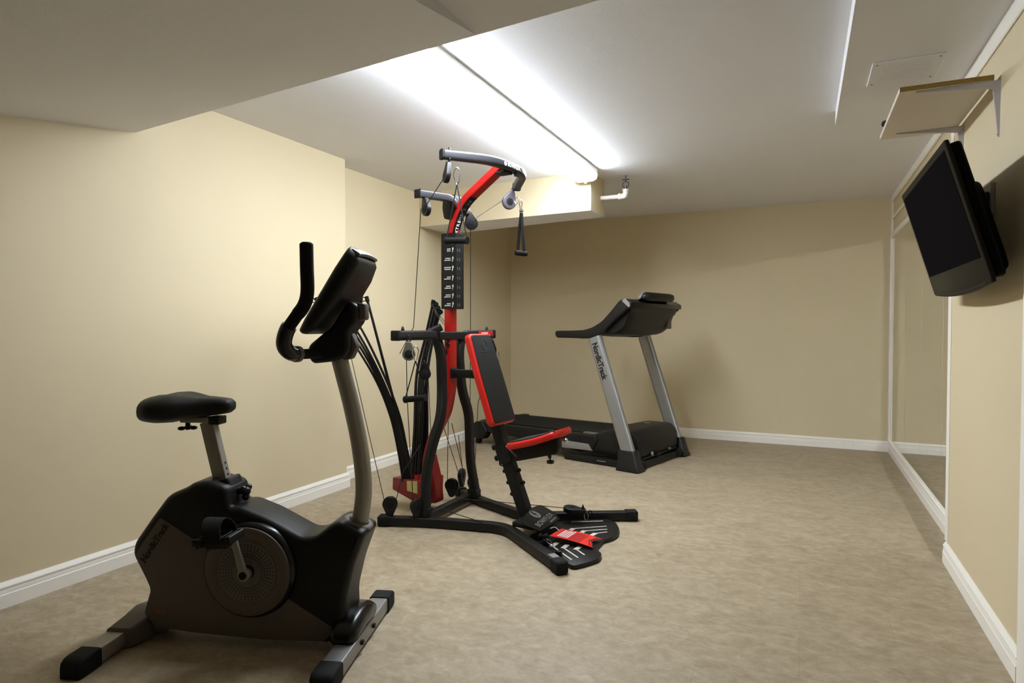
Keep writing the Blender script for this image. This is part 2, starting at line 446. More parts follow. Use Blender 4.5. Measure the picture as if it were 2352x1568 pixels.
# ------------------------------------------------------------------ shelf on two brackets
SZh = 1.966
t = thing('wall_shelf', 'white melamine shelf with raw particle-board end, on white brackets above the television', 'shelf', (XR, 3.04, SZh))
bm = new(); box(bm, (-.305, -.318, 0), (-.02, .33, .019), .0008, 1)
o = obj('board', bm, [MELA, PBRD], t)
for p in o.data.polygons:
    if abs(p.normal.y) > .9: p.material_index = 1
for y in (-.30, .25):
    bm = new()
    # vertical leg against the wall, horizontal arm under the board, both tapering to the tip
    loft(bm, [[V((-.0005, y - w, z)), V((-.0005, y + w, z)), V((-d, y + w * .5, z)), V((-d, y - w * .5, z))] for z, w, d in ((-.195, .006, .004), (-.10, .009, .012), (-.03, .013, .02), (-.0006, .014, .024))])
    loft(bm, [[V((x, y - w, -.0006)), V((x, y + w, -.0006)), V((x, y + w * .5, -d)), V((x, y - w * .5, -d))] for x, w, d in ((-.0006, .014, .03), (-.04, .013, .022), (-.13, .009, .012), (-.25, .006, .004))])
    b = obj('bracket', bm, BRKT, t)
    for c_, r_ in (((-.004, y, -.187), .0028), ((-.026, y, -.022), .003)):
        bm = new(); ball(bm, c_, r_, 10); obj('screw', bm, DKGUN, b)
bm = new(); lathe(bm, [(0, 0), (.022, 0), (.024, .008), (.02, .018), (0, .022)], (.33, 3.21, SZh + .0192), (0, 0, 1), 18)
tag(obj('rubber_foot', bm, RUB), 'small round black rubber foot lying at the outer edge of the white wall shelf', 'rubber foot')

# ------------------------------------------------------------------ television on its wall mount
TT = math.radians(16.3); W2, H2 = .463, .235
tv = thing('television', 'black flat-screen television tilted down on the right wall below the shelf', 'television', (.462, 2.831, 1.462))
ca, sa = math.cos(TT), math.sin(TT)
# local frame: along the wall (y), up the screen, out of the screen towards the room
Mtv = Matrix(((-ca, 0, -sa, 0), (0, 1, 0, 0), (-sa, 0, ca, 0), (0, 0, 0, 1)))   # columns: out, along, up
def tvf(a, b, h): return Mtv @ V((h, a, b))
def tvpoly(w0, w1, z0, z1, bow=0.0, n=10):
    pts = [(-w0, z1), (-w0, z0 + .02)]
    for k in range(n + 1):
        s = -1 + 2 * k / n; pts.append((s * w0 * .985, z0 - bow * (1 - s * s)))
    pts += [(w0, z0 + .02), (w0, z1)]
    return pts
bm = new(); prism(bm, smooth_poly(tvpoly(W2, W2, -H2, H2, .02), 3, .012), -.014, 0.0, tvf, .005, 3); fr = obj('frame', bm, TVB, tv)
bm = new(); prism(bm, [(-W2 + .03, -H2 + .085), (W2 - .03, -H2 + .085), (W2 - .03, H2 - .026), (-W2 + .03, H2 - .026)], -.001, .0012, tvf); obj('screen', bm, SCREEN, tv)
bm = new(); prism(bm, smooth_poly([(-W2 + .01, -H2 + .012), (W2 - .01, -H2 + .012), (W2 - .008, H2 - .012), (-W2 + .008, H2 - .012)], 3, .02), -.046, -.013, tvf, .010, 3)
prism(bm, smooth_poly([(-.36, -.21), (.36, -.21), (.36, .10), (-.36, .10)], 3, .04), -.086, -.042, tvf, .02, 3); obj('rear_shell', bm, TVS, tv)
bm = new()
tube(bm, [tvf(a, -H2 + .010 - .016 * (1 - (a / W2) ** 2), .0004) for a in [-.40 + .05 * k for k in range(17)]], .0012, 6)
obj('speaker_slot', bm, DKT, tv)
mt = thing('television_mount', 'black steel wall mount with grey plate holding the tilted television', 'wall mount', (XR, 2.82, 1.56))
bm = new(); box(bm, (-.014, -.05, -.055), (-.0003, .05, .06), .002, 1); obj('wall_plate', bm, SILVB, mt)
bm = new(); box(bm, (-.06, -.035, -.05), (-.0145, .035, .03), .004, 1); cyl(bm, (-.055, 0, -.06), (-.055, 0, .04), .013, 14)
obj('arm', bm, BLK, mt)
bm = new(); box(bm, (-.070, -.05, -.05), (-.0605, .05, .04), .002, 1); obj('tilt_plate', bm, BLK, mt)

# ------------------------------------------------------------------ exercise bike
BA = math.atan2(.32, .947)
bk = thing('exercise_bike', 'upright stationary bike in grey and black with silver post, nearest to the viewer', 'exercise bike', (-2.165, 1.475, 0), BA)
def stabilizer(x, L):
    bm = new(); sweep(bm, [(x, -L, .032), (x, L, .032)], rrect(.05, .068, .006), (0, 0, 1)); s = obj('stabilizer_tube', bm, SILV if x > .4 else SILVB, bk)
    for sg in (-1, 1):
        y0, y1 = sg * (L - .012), sg * (L + .052)
        bm = new()
        rings = []
        for k, (dy, sz, zz) in enumerate(((0, 1, 0), (.055, 1, 0), (.07, .96, -.001), (.082, .82, -.004), (.088, .55, -.008))):
            hh, ww = .060 * sz, .076 * (sz * .3 + .7)
            rings.append([V((x + b, y0 + sg * dy, .001 + hh / 2 + (0 if sz > .9 else 0) + a)) for a, b in rrect(hh, ww, .008 * sz)])
        loft(bm, rings); obj('end_cap', bm, RUB, s)
stabilizer(0, .245); stabilizer(.812, .245)
# covers where the frame meets the stabilizers
bm = new()
rings = []
for y, w, h in ((-.125, .085, .06), (-.12, .098, .068), (-.06, .11, .085), (0, .115, .095), (.06, .11, .085), (.12, .098, .068), (.125, .085, .06)):
    rings.append([V((.01 + b + (.02 if abs(y) < .1 else 0), y, .0305 + h / 2 - .03 + a)) for a, b in rrect(h, w, .018, 4)])
loft(bm, rings); box(bm, (.02, -.05, .02), (.13, .05, .07), .01); obj('rear_cover', bm, GREYP, bk)
bm = new(); rings = []
for y, w, h in ((-.128, .05, .02), (-.118, .082, .045), (-.08, .098, .068), (-.03, .10, .08), (.03, .10, .08), (.08, .098, .068), (.118, .082, .045), (.128, .05, .02)):
    rings.append([V((.80 + b, y, .050 + h / 2 + a)) for a, b in rrect(h, w, min(h, w) * .42, 5)])
loft(bm, rings); obj('front_cover', bm, BLKG, bk, sharp=60)
for y in (-.06, .06):
    bm = new(); cyl(bm, (.845, y, .035), (.855, y, .035), .009, 12); obj('bolt', bm, BLKP, bk)
# shroud
SH = [(.225, .545), (.16, .518), (.09, .428), (.030, .345), (.024, .306), (.088, .186), (.062, .10), (.10, .048), (.25, .036), (.50, .026), (.74, .03), (.80, .055), (.796, .18),
      (.822, .29), (.862, .398), (.858, .412), (.775, .448), (.745, .436), (.69, .392), (.645, .388), (.58, .42), (.51, .455), (.42, .487), (.385, .482), (.378, .552), (.30, .572), (.25, .562)]
SHs = smooth_poly(SH, 3, .022)
bm = new(); prism(bm, SHs, -.079, .079, XZ, .024, 4); sh = obj('shroud', bm, BLKP, bk, sharp=50)
# grey side panels (both sides)
GP = smooth_poly([(.137, .442), (.276, .361), (.44, .28), (.60, .178), (.768, .080), (.72, .040), (.50, .038), (.25, .047), (.115, .058), (.074, .105), (.100, .19), (.046, .305), (.052, .325)], 3, .01)
for sg in (-1, 1):
    bm = new(); prism(bm, GP, *sorted((sg * .0775, sg * .0815)), XZ, .0015, 2); obj('side_panel', bm, GREYP, bk)
    # bulging drive housing, rim and perforated disc cover
    cx, cz = (.466, .276)
    ax = (0, sg, 0)
    bm = new(); lathe(bm, [(.165, 0), (.164, .012), (.158, .024), (.150, .028), (0, .028)], (cx, sg * .074, cz), ax, 64); h = obj('drive_housing', bm, BLKG, bk, sharp=40)
    bm = new(); lathe(bm, [(.150, 0), (.149, .007), (.142, .0105), (.112, .0095), (.106, .006), (0, .006)], (cx, sg * .1005, cz), ax, 72); obj('disc_rim', bm, GREYP, h)
    bm = new(); lathe(bm, [(.1045, 0), (.103, .003), (.046, .0035), (.040, .0065), (0, .0065)], (0, 0, 0), ax, 64)
    o = obj('disc_cover', bm, VENT, h, loc=(cx, sg * .1058, cz))
    bm = new(); cyl(bm, (cx + .009, sg * .11, cz + .004), (cx + .009, sg * .128, cz + .004), .022, 24, bev=.003); obj('hub_seal', bm, BLKP, h)
# brand and model lettering on the near panel
tx = V((.156 - .065, 0, .425 - .292)).normalized(); ty = V((-tx.z, 0, tx.x))
lettering('lettering', 'NordicTrack', .032, DKT, bk, basis((.116, -.0818, .353), tx, ty), .0006, .96, .0014)
lettering('model_lettering', 'GLX', .016, ORG, bk, basis((.133, -.0818, .113), (1, 0, 0), (.15, 0, 1)), .0005, 1.0, .0004)
lettering('rear_lettering', 'NordicTrack', .036, DKT, bk, basis((.128, .0818, .352), -tx, ty), .0006, 1.0, .0012)
# cranks and pedals
def crank(sg, ang):
    h = V((.475, sg * .128, .28)); d = V((-math.sin(ang), 0, math.cos(ang)))
    L = .148; y = sg * .142
    bm = new(); a = V((.475, y, .28)); b = a + d * L
    sweep(bm, [a, a + d * .02, a + d * L * .5, b - d * .015, b], rrect(.013, .024, .004), (0, 1, 0), scale=[1.15, 1.15, .95, .9, .9])
    lathe(bm, [(0, 0), (.02, 0), (.021, .004), (.021, .018), (.018, .021), (0, .021)], (.475, sg * .128, .28), (0, sg, 0), 24)
    c = obj('crank_arm', bm, SILVB, bk)
    bm = new(); cyl(bm, (.475, sg * .149, .28), (.475, sg * .152, .28), .013, 18); obj('axle_cap', bm, RUB, c)
    pc = b + V((0, sg * .062, 0))
    bm = new(); cyl(bm, b + V((0, sg * .006, 0)), b + V((0, sg * .10, 0)), .007, 12)
    for zz in (-.010, .010):
        pass
    # cage: outer plates, tread ribs, toe reflector block
    tilt = Matrix.Rotation(math.radians(-8), 3, 'Y')
    def B(lo, hi, bev=.003):
        c0 = (V(lo) + V(hi)) / 2; obox(bm, pc + tilt @ c0, V(hi) - V(lo), tilt, bev, 1)
    B((-.062, -.045, -.013), (.055, -.036, .013)); B((-.062, .036, -.013), (.055, .045, .013))
    B((-.064, -.045, -.015), (-.052, .045, .015)); B((.046, -.045, -.013), (.056, .045, .013))
    for k in range(5): B((-.04 + k * .018, -.04, -.009), (-.033 + k * .018, .04, .011), .001)
    B((-.05, -.02, -.03), (.03, .02, -.012), .006)
    p = obj('pedal', bm, BLKP, bk)
    pts = []
    for k in range(13):
        a_ = PI * k / 12; pts.append(pc + V((.004, -.048 * math.cos(a_), -.002 + .064 * math.sin(a_) ** .8 if 0 < k < 12 else .0)))
    bm = new()
    P_ = pts
    rings = []
    for i, q in enumerate(P_):
        a_ = PI * i / 12
        nrm = V((0, -math.cos(a_), math.sin(a_)))
        ww = .026 + .006 * math.sin(a_)
        lean = V((-.022 * math.sin(a_), 0, 0))
        rings.append([q + lean + V((-ww, 0, 0)), q + lean + V((ww, 0, 0)), q + lean + V((ww, 0, 0)) + nrm * .004, q + lean + V((-ww, 0, 0)) + nrm * .004])
    loft(bm, rings); obj('strap', bm, RUB, p)
    bm = new(); obox(bm, pc + V((-.05, sg * .05, 0)), (.03, .012, .022), None, .003); obj('buckle', bm, BLKP, p)
    bm = new(); obox(bm, pc + V((.0, -sg * .05, .0)), (.03, .006, .016), None, .002); obj('strap_clip', bm, BLKP, p)
crank(-1, math.radians(16)); crank(1, math.radians(196))
# seat post, collar, slide, saddle
a, b = V((.325, 0, .53)), V((.268, 0, .765))
bm = new(); sweep(bm, [a, b], rrect(.034, .05, .004), (0, 1, 0)); sp = obj('seat_post', bm, SILVB, bk)
d = (b - a).normalized(); nx = V((0, 1, 0)).cross(d)
bm = new()
for k in range(3):
    c = a + d * (.045 + k * .021)
    lathe(bm, [(0, 0), (.0035, 0), (.0035, .0012), (0, .0012)], c + V((.0252, 0, .006)), (.97, 0, .24), 10)
obj('adjustment_hole', bm, DKT, sp)
bm = new(); sweep(bm, [a - d * .07, a + d * .026, a + d * .034], rrect(.088, .100, .012, 4), (0, 1, 0), scale=[1.08, 1, .94]); obj('post_collar', bm, BLKP, bk)
bm = new(); obox(bm, (.378, 0, .505), (.006, .05, .08), Matrix.Rotation(math.radians(-14), 3, 'Y'), .002); obj('collar_face', bm, GREYP, bk)
bm = new(); cyl(bm, (.37, -.005, .525), (.40, -.005, .522), .012, 16)
for k in range(3):
    a_ = 2 * PI * k / 3 + .5; ball(bm, (.408, -.005 + .02 * math.cos(a_), .522 + .02 * math.sin(a_)), .013, 12)
ball(bm, (.41, -.005, .522), .016, 12); obj('height_knob', bm, BLKG, bk)
bm = new(); sweep(bm, [(.175, 0, .772), (.285, 0, .773)], rrect(.02, .044, .003), (0, 0, 1)); sl = obj('saddle_slide', bm, SILVB, bk)
bm = new(); box(bm, (.282, -.026, .757), (.322, .026, .786), .004); obj('end_cap', bm, BLKP, sl)
bm = new(); cyl(bm, (.19, 0, .735), (.19, 0, .762), .008, 12)
for k in range(3):
    a_ = 2 * PI * k / 3; ball(bm, (.19 + .022 * math.cos(a_), .022 * math.sin(a_), .742), .012, 12, (1.1, 1.1, .6))
obj('slide_knob', bm, BLKP, bk)
bm = new(); rings = []
for x, w, zt, zb in ((.056, .055, .822, .79), (.062, .09, .840, .774), (.080, .116, .856, .766), (.12, .13, .865, .763), (.165, .125, .868, .766), (.21, .095, .862, .778), (.25, .062, .857, .784), (.29, .044, .854, .788), (.325, .037, .851, .793), (.347, .033, .848, .797), (.360, .022, .840, .806)):
    zc, hh = (zt + zb) / 2, (zt - zb)
    rr = []
    for k in range(24):
        a_ = 2 * PI * k / 24; cs, sn = math.cos(a_), math.sin(a_)
        yy = w * (abs(cs) ** .7) * (1 if cs >= 0 else -1); zz = hh / 2 * (abs(sn) ** .8) * (1 if sn >= 0 else -1)
        if sn > 0 and w > .06: zz -= .012 * math.exp(-(yy / .022) ** 2)
        rr.append(V((x, yy, zc + zz)))
    rings.append(rr)
loft(bm, rings); obj('saddle', bm, VIN, bk, sharp=75)
# handlebar post: silver tube curving up and back
pp = spline([(.806, 0, .36), (.826, 0, .45), (.836, 0, .55), (.824, 0, .68), (.796, 0, .82), (.765, 0, .94), (.752, 0, .99)], 8)
bm = new(); tube(bm, pp, .0285, 24, (0, 1, 0)); obj('handlebar_post', bm, SILVB, bk)
bm = new(); lathe(bm, [(.050, -.010), (.052, .0), (.046, .004), (.036, .004), (.033, .010), (.029, .010)], (.818, 0, .428), (.38, 0, 1), 28); obj('post_boot', bm, GREYP, bk)
# neck
NK = [(.655, 1.012), (.672, .975), (.74, .982), (.79, .998), (.806, 1.03), (.800, 1.08), (.833, 1.12), (.832, 1.175), (.80, 1.19), (.74, 1.10), (.70, 1.07), (.662, 1.04)]
bm = new(); prism(bm, smooth_poly(NK, 3, .014), -.052, .052, XZ, .016, 3); nk = obj('console_neck', bm, BLKP, bk)
bm = new(); prism(bm, smooth_poly([(.775, 1.06), (.812, 1.12), (.853, 1.125), (.852, 1.18), (.815, 1.185), (.77, 1.12)], 2, .008), -.022, .022, XZ, .006, 2); prism(bm, smooth_poly([(.76, .985), (.80, .99), (.822, 1.035), (.80, 1.085), (.77, 1.06)], 2, .008), -.02, .02, XZ, .006, 2)
obj('neck_rib', bm, GREYP, nk)
# console: tilted slab, display faces the rider (-x)
ct, cb = V((.815, 0, 1.356)), V((.650, 0, 1.092))
up = (ct - cb).normalized(); out = V((-up.z, 0, up.x)); L = (ct - cb).length     # out = towards the rider
bm = new(); rings = []
for s, w, th, lf in ((-.01, .075, .012, .0), (0, .1, .03, 0), (.04, .115, .05, 0), (.14, .122, .066, 0), (.24, .122, .066, 0), (.295, .112, .058, 0), (.315, .10, .04, 0), (.325, .08, .02, .0)):
    c = cb + up * s - out * (.036 * 0 + th / 2 + .0)
    rings.append([c + out * a + V((0, b, 0)) for a, b in rrect(th, 2 * w, th * .42, 4)])
loft(bm, rings); cs = obj('console', bm, BLKP, bk, sharp=50)
bm = new(); c = cb + up * (L * .52) + out * .0006; obox(bm, c - out * .0012, (.22, .17, .003), Matrix((up, V((0, 1, 0)), up.cross(V((0, 1, 0))))).transposed(), .002, 1); obj('face_plate', bm, SILVB, cs)
bm = new(); c = cb + up * (L * .62) + out * .003; obox(bm, c, (.10, .17, .003), Matrix((up, V((0, 1, 0)), up.cross(V((0, 1, 0))))).transposed(), .001, 1); obj('display', bm, SCREEN, cs)
bm = new(); c = ct - out * .03 + up * .006
sweep(bm, [c + V((0, y, 0)) + up * (.006 * (1 - (y / .09) ** 2)) for y in (-.09, -.06, -.03, 0, .03, .06, .09)], rrect(.012, .034, .004), tuple(up)); obj('book_ledge', bm, SILV, cs)
bm = new(); cyl(bm, ct - out * .045 - up * .05 + V((0, -.10, 0)), ct - out * .045 - up * .05 + V((0, -.123, 0)), .004, 10); obj('screw', bm, DKT, cs)
# multi-grip handlebars, one each side
for sg in (-1, 1):
    bm = new()
    pth = spline([(.715, sg * .02, 1.012), (.70, sg * .07, 1.012), (.672, sg * .13, 1.012), (.658, sg * .175, 1.018), (.650, sg * .20, 1.045), (.664, sg * .21, 1.088), (.695, sg * .215, 1.130), (.726, sg * .22, 1.168), (.737, sg * .22, 1.21), (.736, sg * .22, 1.28), (.735, sg * .22, 1.352)], 6)
    n = len(pth); sc = []
    for i in range(n):
        u = i / (n - 1); sc.append(.82 if u < .28 else (1.12 if u < .45 else (.95 if u < .62 else 1.02)))
    tube(bm, pth, .0203, 16, (0, 1, 0), scale=sc); lathe(bm, [(.0205, 0), (.0205, .006), (.014, .011), (0, .012)], pth[-1], (0, 0, 1), 16)
    h = obj('handlebar', bm, FOAM, bk, sharp=60)
    bm = new(); tube(bm, pth[15:33], .0245, 18, (0, 1, 0)); obj('pulse_grip', bm, BLKG, h, sharp=60)
    bm = new(); tube(bm, pth[13:16], .0265, 18, (0, 1, 0)); obj('grip_collar', bm, GREYP, h)

# ------------------------------------------------------------------ home gym
GA = math.atan2(-.13, 1.12)
gm = thing('home_gym', 'tall red and black cable home gym with bench seat, between the bike and the treadmill', 'home gym', (-2.05, 3.19, 0), GA)
# base rails: X-shaped plan
for sg in (-1, 1):
    pth = bend([(.0, sg * .355, .03), (.25, sg * .235, .03), (.64, sg * .115, .03), (1.13, sg * .445, .03)], .10, 8)
    bm = new(); sweep(bm, pth, rrect(.048, .05, .006), (0, 0, 1)); r = obj('base_rail', bm, BLK, gm)
    for q, dr in ((pth[0], pth[0] - pth[1]), (pth[-1], pth[-1] - pth[-2])):
        dr = dr.normalized()
        bm = new(); sweep(bm, [q - dr * .03, q + dr * .028, q + dr * .036], rrect(.060, .060, .010), (0, 0, 1), scale=[1, 1, .8]); obj('foot_cap', bm, RUB, r)
bm = new(); sweep(bm, [(.205, -.25, .05), (.155, .27, .05)], rrect(.045, .045, .005), (0, 0, 1)); obj('cross_member', bm, BLK, gm)
# mast with curved foot and forward-leaning top
mp = spline([(.048, 0, .05), (.022, 0, .18), (.026, 0, .32), (.078, 0, .47), (.152, 0, .60), (.188, 0, .75)], 6)[:-1] + bend([(.188, 0, .75), (.190, 0, 1.60), (.262, 0, 1.795), (.545, 0, 1.985)], .10, 10)
bm = new(); sweep(bm, mp, rrect(.070, .042, .006), (0, 1, 0)); ms = obj('mast', bm, RED, gm)
bm = new(); prism(bm, smooth_poly([(-.01, .06), (.11, .06), (.095, .20), (.055, .34), (.03, .34), (.00, .2)], 3, .02), -.037, .037, XZ, .004, 2); obj('mast_foot', bm, REDD, gm)
for x, z in ((.178, .665), (.158, .62), (.172, .61)):
    bm = new(); cyl(bm, (x, -.0345, z), (x, -.0375, z), .005, 10); obj('bolt', bm, STEEL, ms)
for x, z, r_ in ((.21, 1.0, .012), (.19, .955, .015)):
    bm = new(); cyl(bm, (x - .012, -.034, z), (x - .012, -.044, z), r_, 12); obj('knob', bm, BLKP, ms)
# rod box
bm = new(); prism(bm, smooth_poly([(-.175, .195), (-.178, .12), (.05, .052), (.06, .20)], 2, .008), -.10, .10, XZ, .006, 2); rb = obj('rod_box', bm, REDD, gm)
bm = new(); prism(bm, [(-.062, .188), (.018, .196), (.018, .122), (-.06, .13)], -.1012, -.1002, XZ); obj('caution_label', bm, YEL, rb)
# struts and press arms
for sg in (-1, 1):
    ang = bend([(.175, sg * .455, 1.055), (.178, sg * .125, 1.055), (.185, sg * .085, .95), (.200, sg * .095, .72), (.222, sg * .135, .59), (.198, sg * .175, .46), (.175, sg * .215, .27), (.20, sg * .245, .055)], .085, 8)
    bm = new(); sweep(bm, ang, rrect(.048, .05, .012, 4), (1, 0, 0) if False else (.98, 0, .2)); s = obj('press_arm', bm, BLK, gm)
    bm = new(); box(bm, (.1475, sg * .455 - .012, 1.028), (.2025, sg * .455 + .012, 1.082), .006); obj('end_cap', bm, RUB, s)
    bm = new(); lathe(bm, [(0, .026), (.006, .020), (.010, .004), (.010, -.002), (0, -.002)], (.175, sg * .40, 1.08), (0, 0, 1), 10)
    obj('bolt', bm, BLKP, s)
    bm = new(); obox(bm, (.19, sg * .235, .075), (.07, .05, .05), None, .004); obj('foot_bracket', bm, BLK, s)
    if sg > 0:
        bm = new(); box(bm, (.2005, .27, 1.036), (.2022, .43, 1.075), 0); l = obj('warning_label', bm, REDT, s)
        bm = new()
        for z0, a0, a1 in ((1.060, .30, .37), (1.046, .33, .395)):
            k = a0
            while k < a1:
                w = random.uniform(.005, .010); box(bm, (.2022, k, z0), (.2028, k + w, z0 + .007)); k += w + .0025
        obj('print', bm, WHT, s)
bm = new(); sweep(bm, [(.19, -.13, 1.05), (.19, .13, 1.05)], rrect(.046, .046, .005), (0, 0, 1)); sweep(bm, [(.10, -.16, 1.045), (.165, -.06, 1.10)], rrect(.042, .036, .01), (0, 0, 1)); obj('arm_bracket', bm, BLK, gm)
# chart on the mast
bm = new(); box(bm, (.152, -.041, 1.205), (.256, -.0352, 1.640), .002, 1); box(bm, (.249, -.041, 1.205), (.256, .041, 1.640), .002, 1); box(bm, (.152, .0352, 1.205), (.256, .041, 1.640), .002, 1); ch = obj('exercise_chart', bm, BLKP, gm)
rr = random.Random(3)
rows = [(1.592, [(.20, .235)]), (1.545, [(.208, .235), (.208, .235)]), (1.492, [(.196, .235), (.19, .235)]), (1.44, [(.187, .235), (.19, .235)]), (1.385, [(.208, .235), (.187, .235)]), (1.332, [(.202, .235), (.191, .235)]), (1.282, [(.198, .235), (.187, .235)]), (1.232, [(.207, .235), (.19, .235)])]
for z, ls in rows:
    bm = new()
    for i, (x0, x1) in enumerate(ls):
        x = x0 - .012
        while x < x1 - .012 - .002:
            w = rr.uniform(.0018, .0034); hh = rr.uniform(.0042, .0062)
            box(bm, (x, -.0416, z - i * .0105), (x + w, -.0410, z - i * .0105 + hh)); x += w + .0012
    # little standing figure drawn beside each entry
    fx = .2365; a = rr.uniform(-.4, .4)
    for (u0, v0, u1, v1) in ((-.002, -.012, .0012, .004), (.0005 + a * .004, -.002, .005, .008), (-.004, .004, .001 + a * .003, .008), (.0, .009, .003, .013), (-.004 + a * .003, -.018, -.0015, -.011)):
        box(bm, (fx + u0, -.0416, z + v0), (fx + u1, -.0410, z + v1))
    obj('chart_print', bm, WHT, ch)
for z, _ in rows:
    bm = new()
    for k in range(2): box(bm, (.2560, -.022 + k * .02, z - .012), (.2566, -.019 + k * .02, z + .004))
    obj('chart_front_print', bm, GRYT, ch)
# black decal with rotated model letters following the bend of the mast
dec = [p for p in mp if p.z > 1.625 and p.x < .47]
bm = new()
for sgy in (1,):
    rings = []
    for i, p in enumerate(dec):
        tt = (dec[min(i + 1, len(dec) - 1)] - dec[max(i - 1, 0)]).normalized(); nn = V((0, 1, 0)).cross(tt).normalized()
        if nn.x < 0: nn = -nn
        w = .0335
        rings.append([p + nn * .0208 + V((0, -w, 0)), p + nn * .0208 + V((0, w * (.9 if i > 1 else .1), 0)), p + nn * .0216 + V((0, w * (.9 if i > 1 else .1), 0)), p + nn * .0216 + V((0, -w, 0))])
    loft(bm, rings)
obj('decal', bm, BLKG, ms)
word = 'XTREME 2 SE'
dl = [0]
for p, q in zip(dec, dec[1:]): dl.append(dl[-1] + (q - p).length)
tot = dl[-1]
letters = []
for k, chh in enumerate(word):
    if chh == ' ': continue
    s = tot * (.07 + .80 * k / (len(word) - 1))
    i = max(j for j in range(len(dl)) if dl[j] <= s); i = min(i, len(dec) - 2)
    f = (s - dl[i]) / (dl[i + 1] - dl[i]); p = dec[i].lerp(dec[i + 1], f); tt = (dec[i + 1] - dec[i]).normalized(); nn = V((0, 1, 0)).cross(tt).normalized()
    if nn.x < 0: nn = -nn
    lettering('lettering', chh, .036, WHT if k < 4 else GRYT, ms, basis(p + nn * .022, tt, (0, -1, 0)), .0004, .75, .0006)
# top lat bar, centre section straight, ends swept back
lb = bend([(.440, -.40, 1.972), (.590, -.16, 1.975), (.590, .16, 1.975), (.392, .41, 1.968)], .10, 10)
bm = new(); sweep(bm, lb, rrect(.048, .05, .014, 4), (0, 0, 1)); lt = obj('lat_bar', bm, DKGUN, gm)
bm = new(); q = lb[0]; dr = (lb[0] - lb[1]).normalized(); sweep(bm, [q - dr * .006, q + dr * .006], rrect(.052, .054, .012), (0, 0, 1)); obj('end_cap', bm, RUB, lt); bm = new(); q = lb[-1]; dr = (lb[-1] - lb[-2]).normalized(); sweep(bm, [q - dr * .006, q + dr * .006], rrect(.052, .054, .012), (0, 0, 1)); obj('end_cap', bm, RUB, lt)
lettering('lettering', 'BOWFLEX', .027, WHT, lt, basis((.6158, .012, 1.974), (0, 1, 0), (0, 0, 1)), .0005, 1.0, .0008, 1.05)
bm = new(); lathe(bm, [(0, 0), (.012, 0), (.012, .001), (0, .001)], (.615, -.075, 1.974), (1, 0, 0), 20); obj('emblem', bm, WHT, lt)
bm = new(); obox(bm, (.555, 0, 1.945), (.07, .07, .012), None, .002); obj('bolt_plate', bm, BLK, gm)
bm = new(); cyl(bm, (.60, .06, 1.955), (.60, .06, 1.935), .012, 10); obj('bolt', bm, BLK, lt)
for x, y in ((.46, -.365), (.50, .0), (.42, .375)):
    bm = new(); cyl(bm, (x, y, 1.995), (x, y, 2.012), .006, 10); obj('bolt', bm, BLKP, lt)
# second, shorter bar
sb = bend([(.208, -.31, 1.816), (.265, -.10, 1.822), (.24, -.03, 1.79)], .04, 6); 
bm = new(); sweep(bm, sb, rrect(.042, .044, .008, 3), (0, 0, 1)); s2 = obj('rear_pulley_bar', bm, DKGUN, gm)
bm = new(); box(bm, (.184, -.317, 1.792), (.230, -.306, 1.840), .005); obj('end_cap', bm, RUB, s2)
bm = new(); cyl(bm, (.20, -.285, 1.825), (.20, -.285, 1.848), .005, 10); obj('bolt', bm, BLKP, s2)
bm = new(); sweep(bm, bend([(.20, .15, 1.79), (.215, .09, 1.79), (.22, .04, 1.77)], .02, 4), rrect(.046, .048, .008, 3), (0, 0, 1)); obj('rear_pulley_bar', bm, DKGUN, gm)
bm = new(); prism(bm, smooth_poly([(.178, 1.862), (.262, 1.85), (.262, 1.79), (.225, 1.715), (.185, 1.72), (.172, 1.78)], 2, .01), -.056, .056, XZ, .004, 2); obj('bar_bracket', bm, BLKP, gm)

def pulley(c, nrm, hang=(0, 0, 1), R=.040, teardrop=.042, m=None, eye=True):
    """pulley housing: teardrop shell, wheel, hub and swivel eye; hang = direction from the wheel to its anchor"""
    c = V(c); n = V(nrm).normalized(); h = V(hang); h = (h - n * h.dot(n)).normalized(); s = h.cross(n)
    pol = [(R * math.cos(a), R * math.sin(a)) for a in [PI * (.08) - PI * 1.16 * k / 20 for k in range(21)]]
    pol += [(-.013, R + teardrop * .75), (.013, R + teardrop * .75)]
    f = lambda a, b, q: c + s * a + h * b + n * q
    bm = new(); prism(bm, smooth_poly(pol, 2, .008), -.013, .013, f, .005, 3)
    o = obj('pulley', bm, m or BLKP, gm, sharp=50)
    bm = new(); lathe(bm, [(0, -.0155), (.008, -.0155), (.0085, -.0135), (.022, -.0135), (.024, -.0125), (.024, .0125), (.022, .0135), (.0085, .0135), (.008, .0155), (0, .0155)], c, n, 24); obj('hub', bm, RUB, o)
    if eye:
        bm = new(); ring(bm, c + h * (R + teardrop * .75 + .010), .010, .0032, n, 14, 6); ring(bm, c + h * (R + teardrop * .75 + .026), .010, .0032, s, 14, 6); obj('swivel_eye', bm, BLK, o)
    return o
PGREY = mat('grey_pulley_plastic', rgb(74, 68, 78), 0.4)
pulley((.452, -.378, 1.868), (-.60, -.80, .12), (.25, 0, 1), .038)                # under near end of the lat bar
pulley((.352, .385, 1.874), (.85, -.5, 0), (.35, .2, 1), .046, m=PGREY)         # under far end
pulley((.235, -.275, 1.735), (-.38, -.92, 0), (-.2, 0, 1), .036)
pulley((.225, .16, 1.722), (.75, -.65, 0), (-.5, .1, 1), .040)
pulley((.212, -.395, .957), (.6, -.8, 0), (0, 0, 1), .034, m=mat('olive_grey_plastic', rgb(84, 84, 70), .45))
pulley((.212, .395, .957), (.6, -.8, 0), (0, 0, 1), .034)
pulley((.135, -.17, .835), (.5, -.85, 0), (0, 0, 1), .034)
pulley((.02, -.335, .12), (.6, -.8, 0), (0, 0, -1), .042, eye=False)
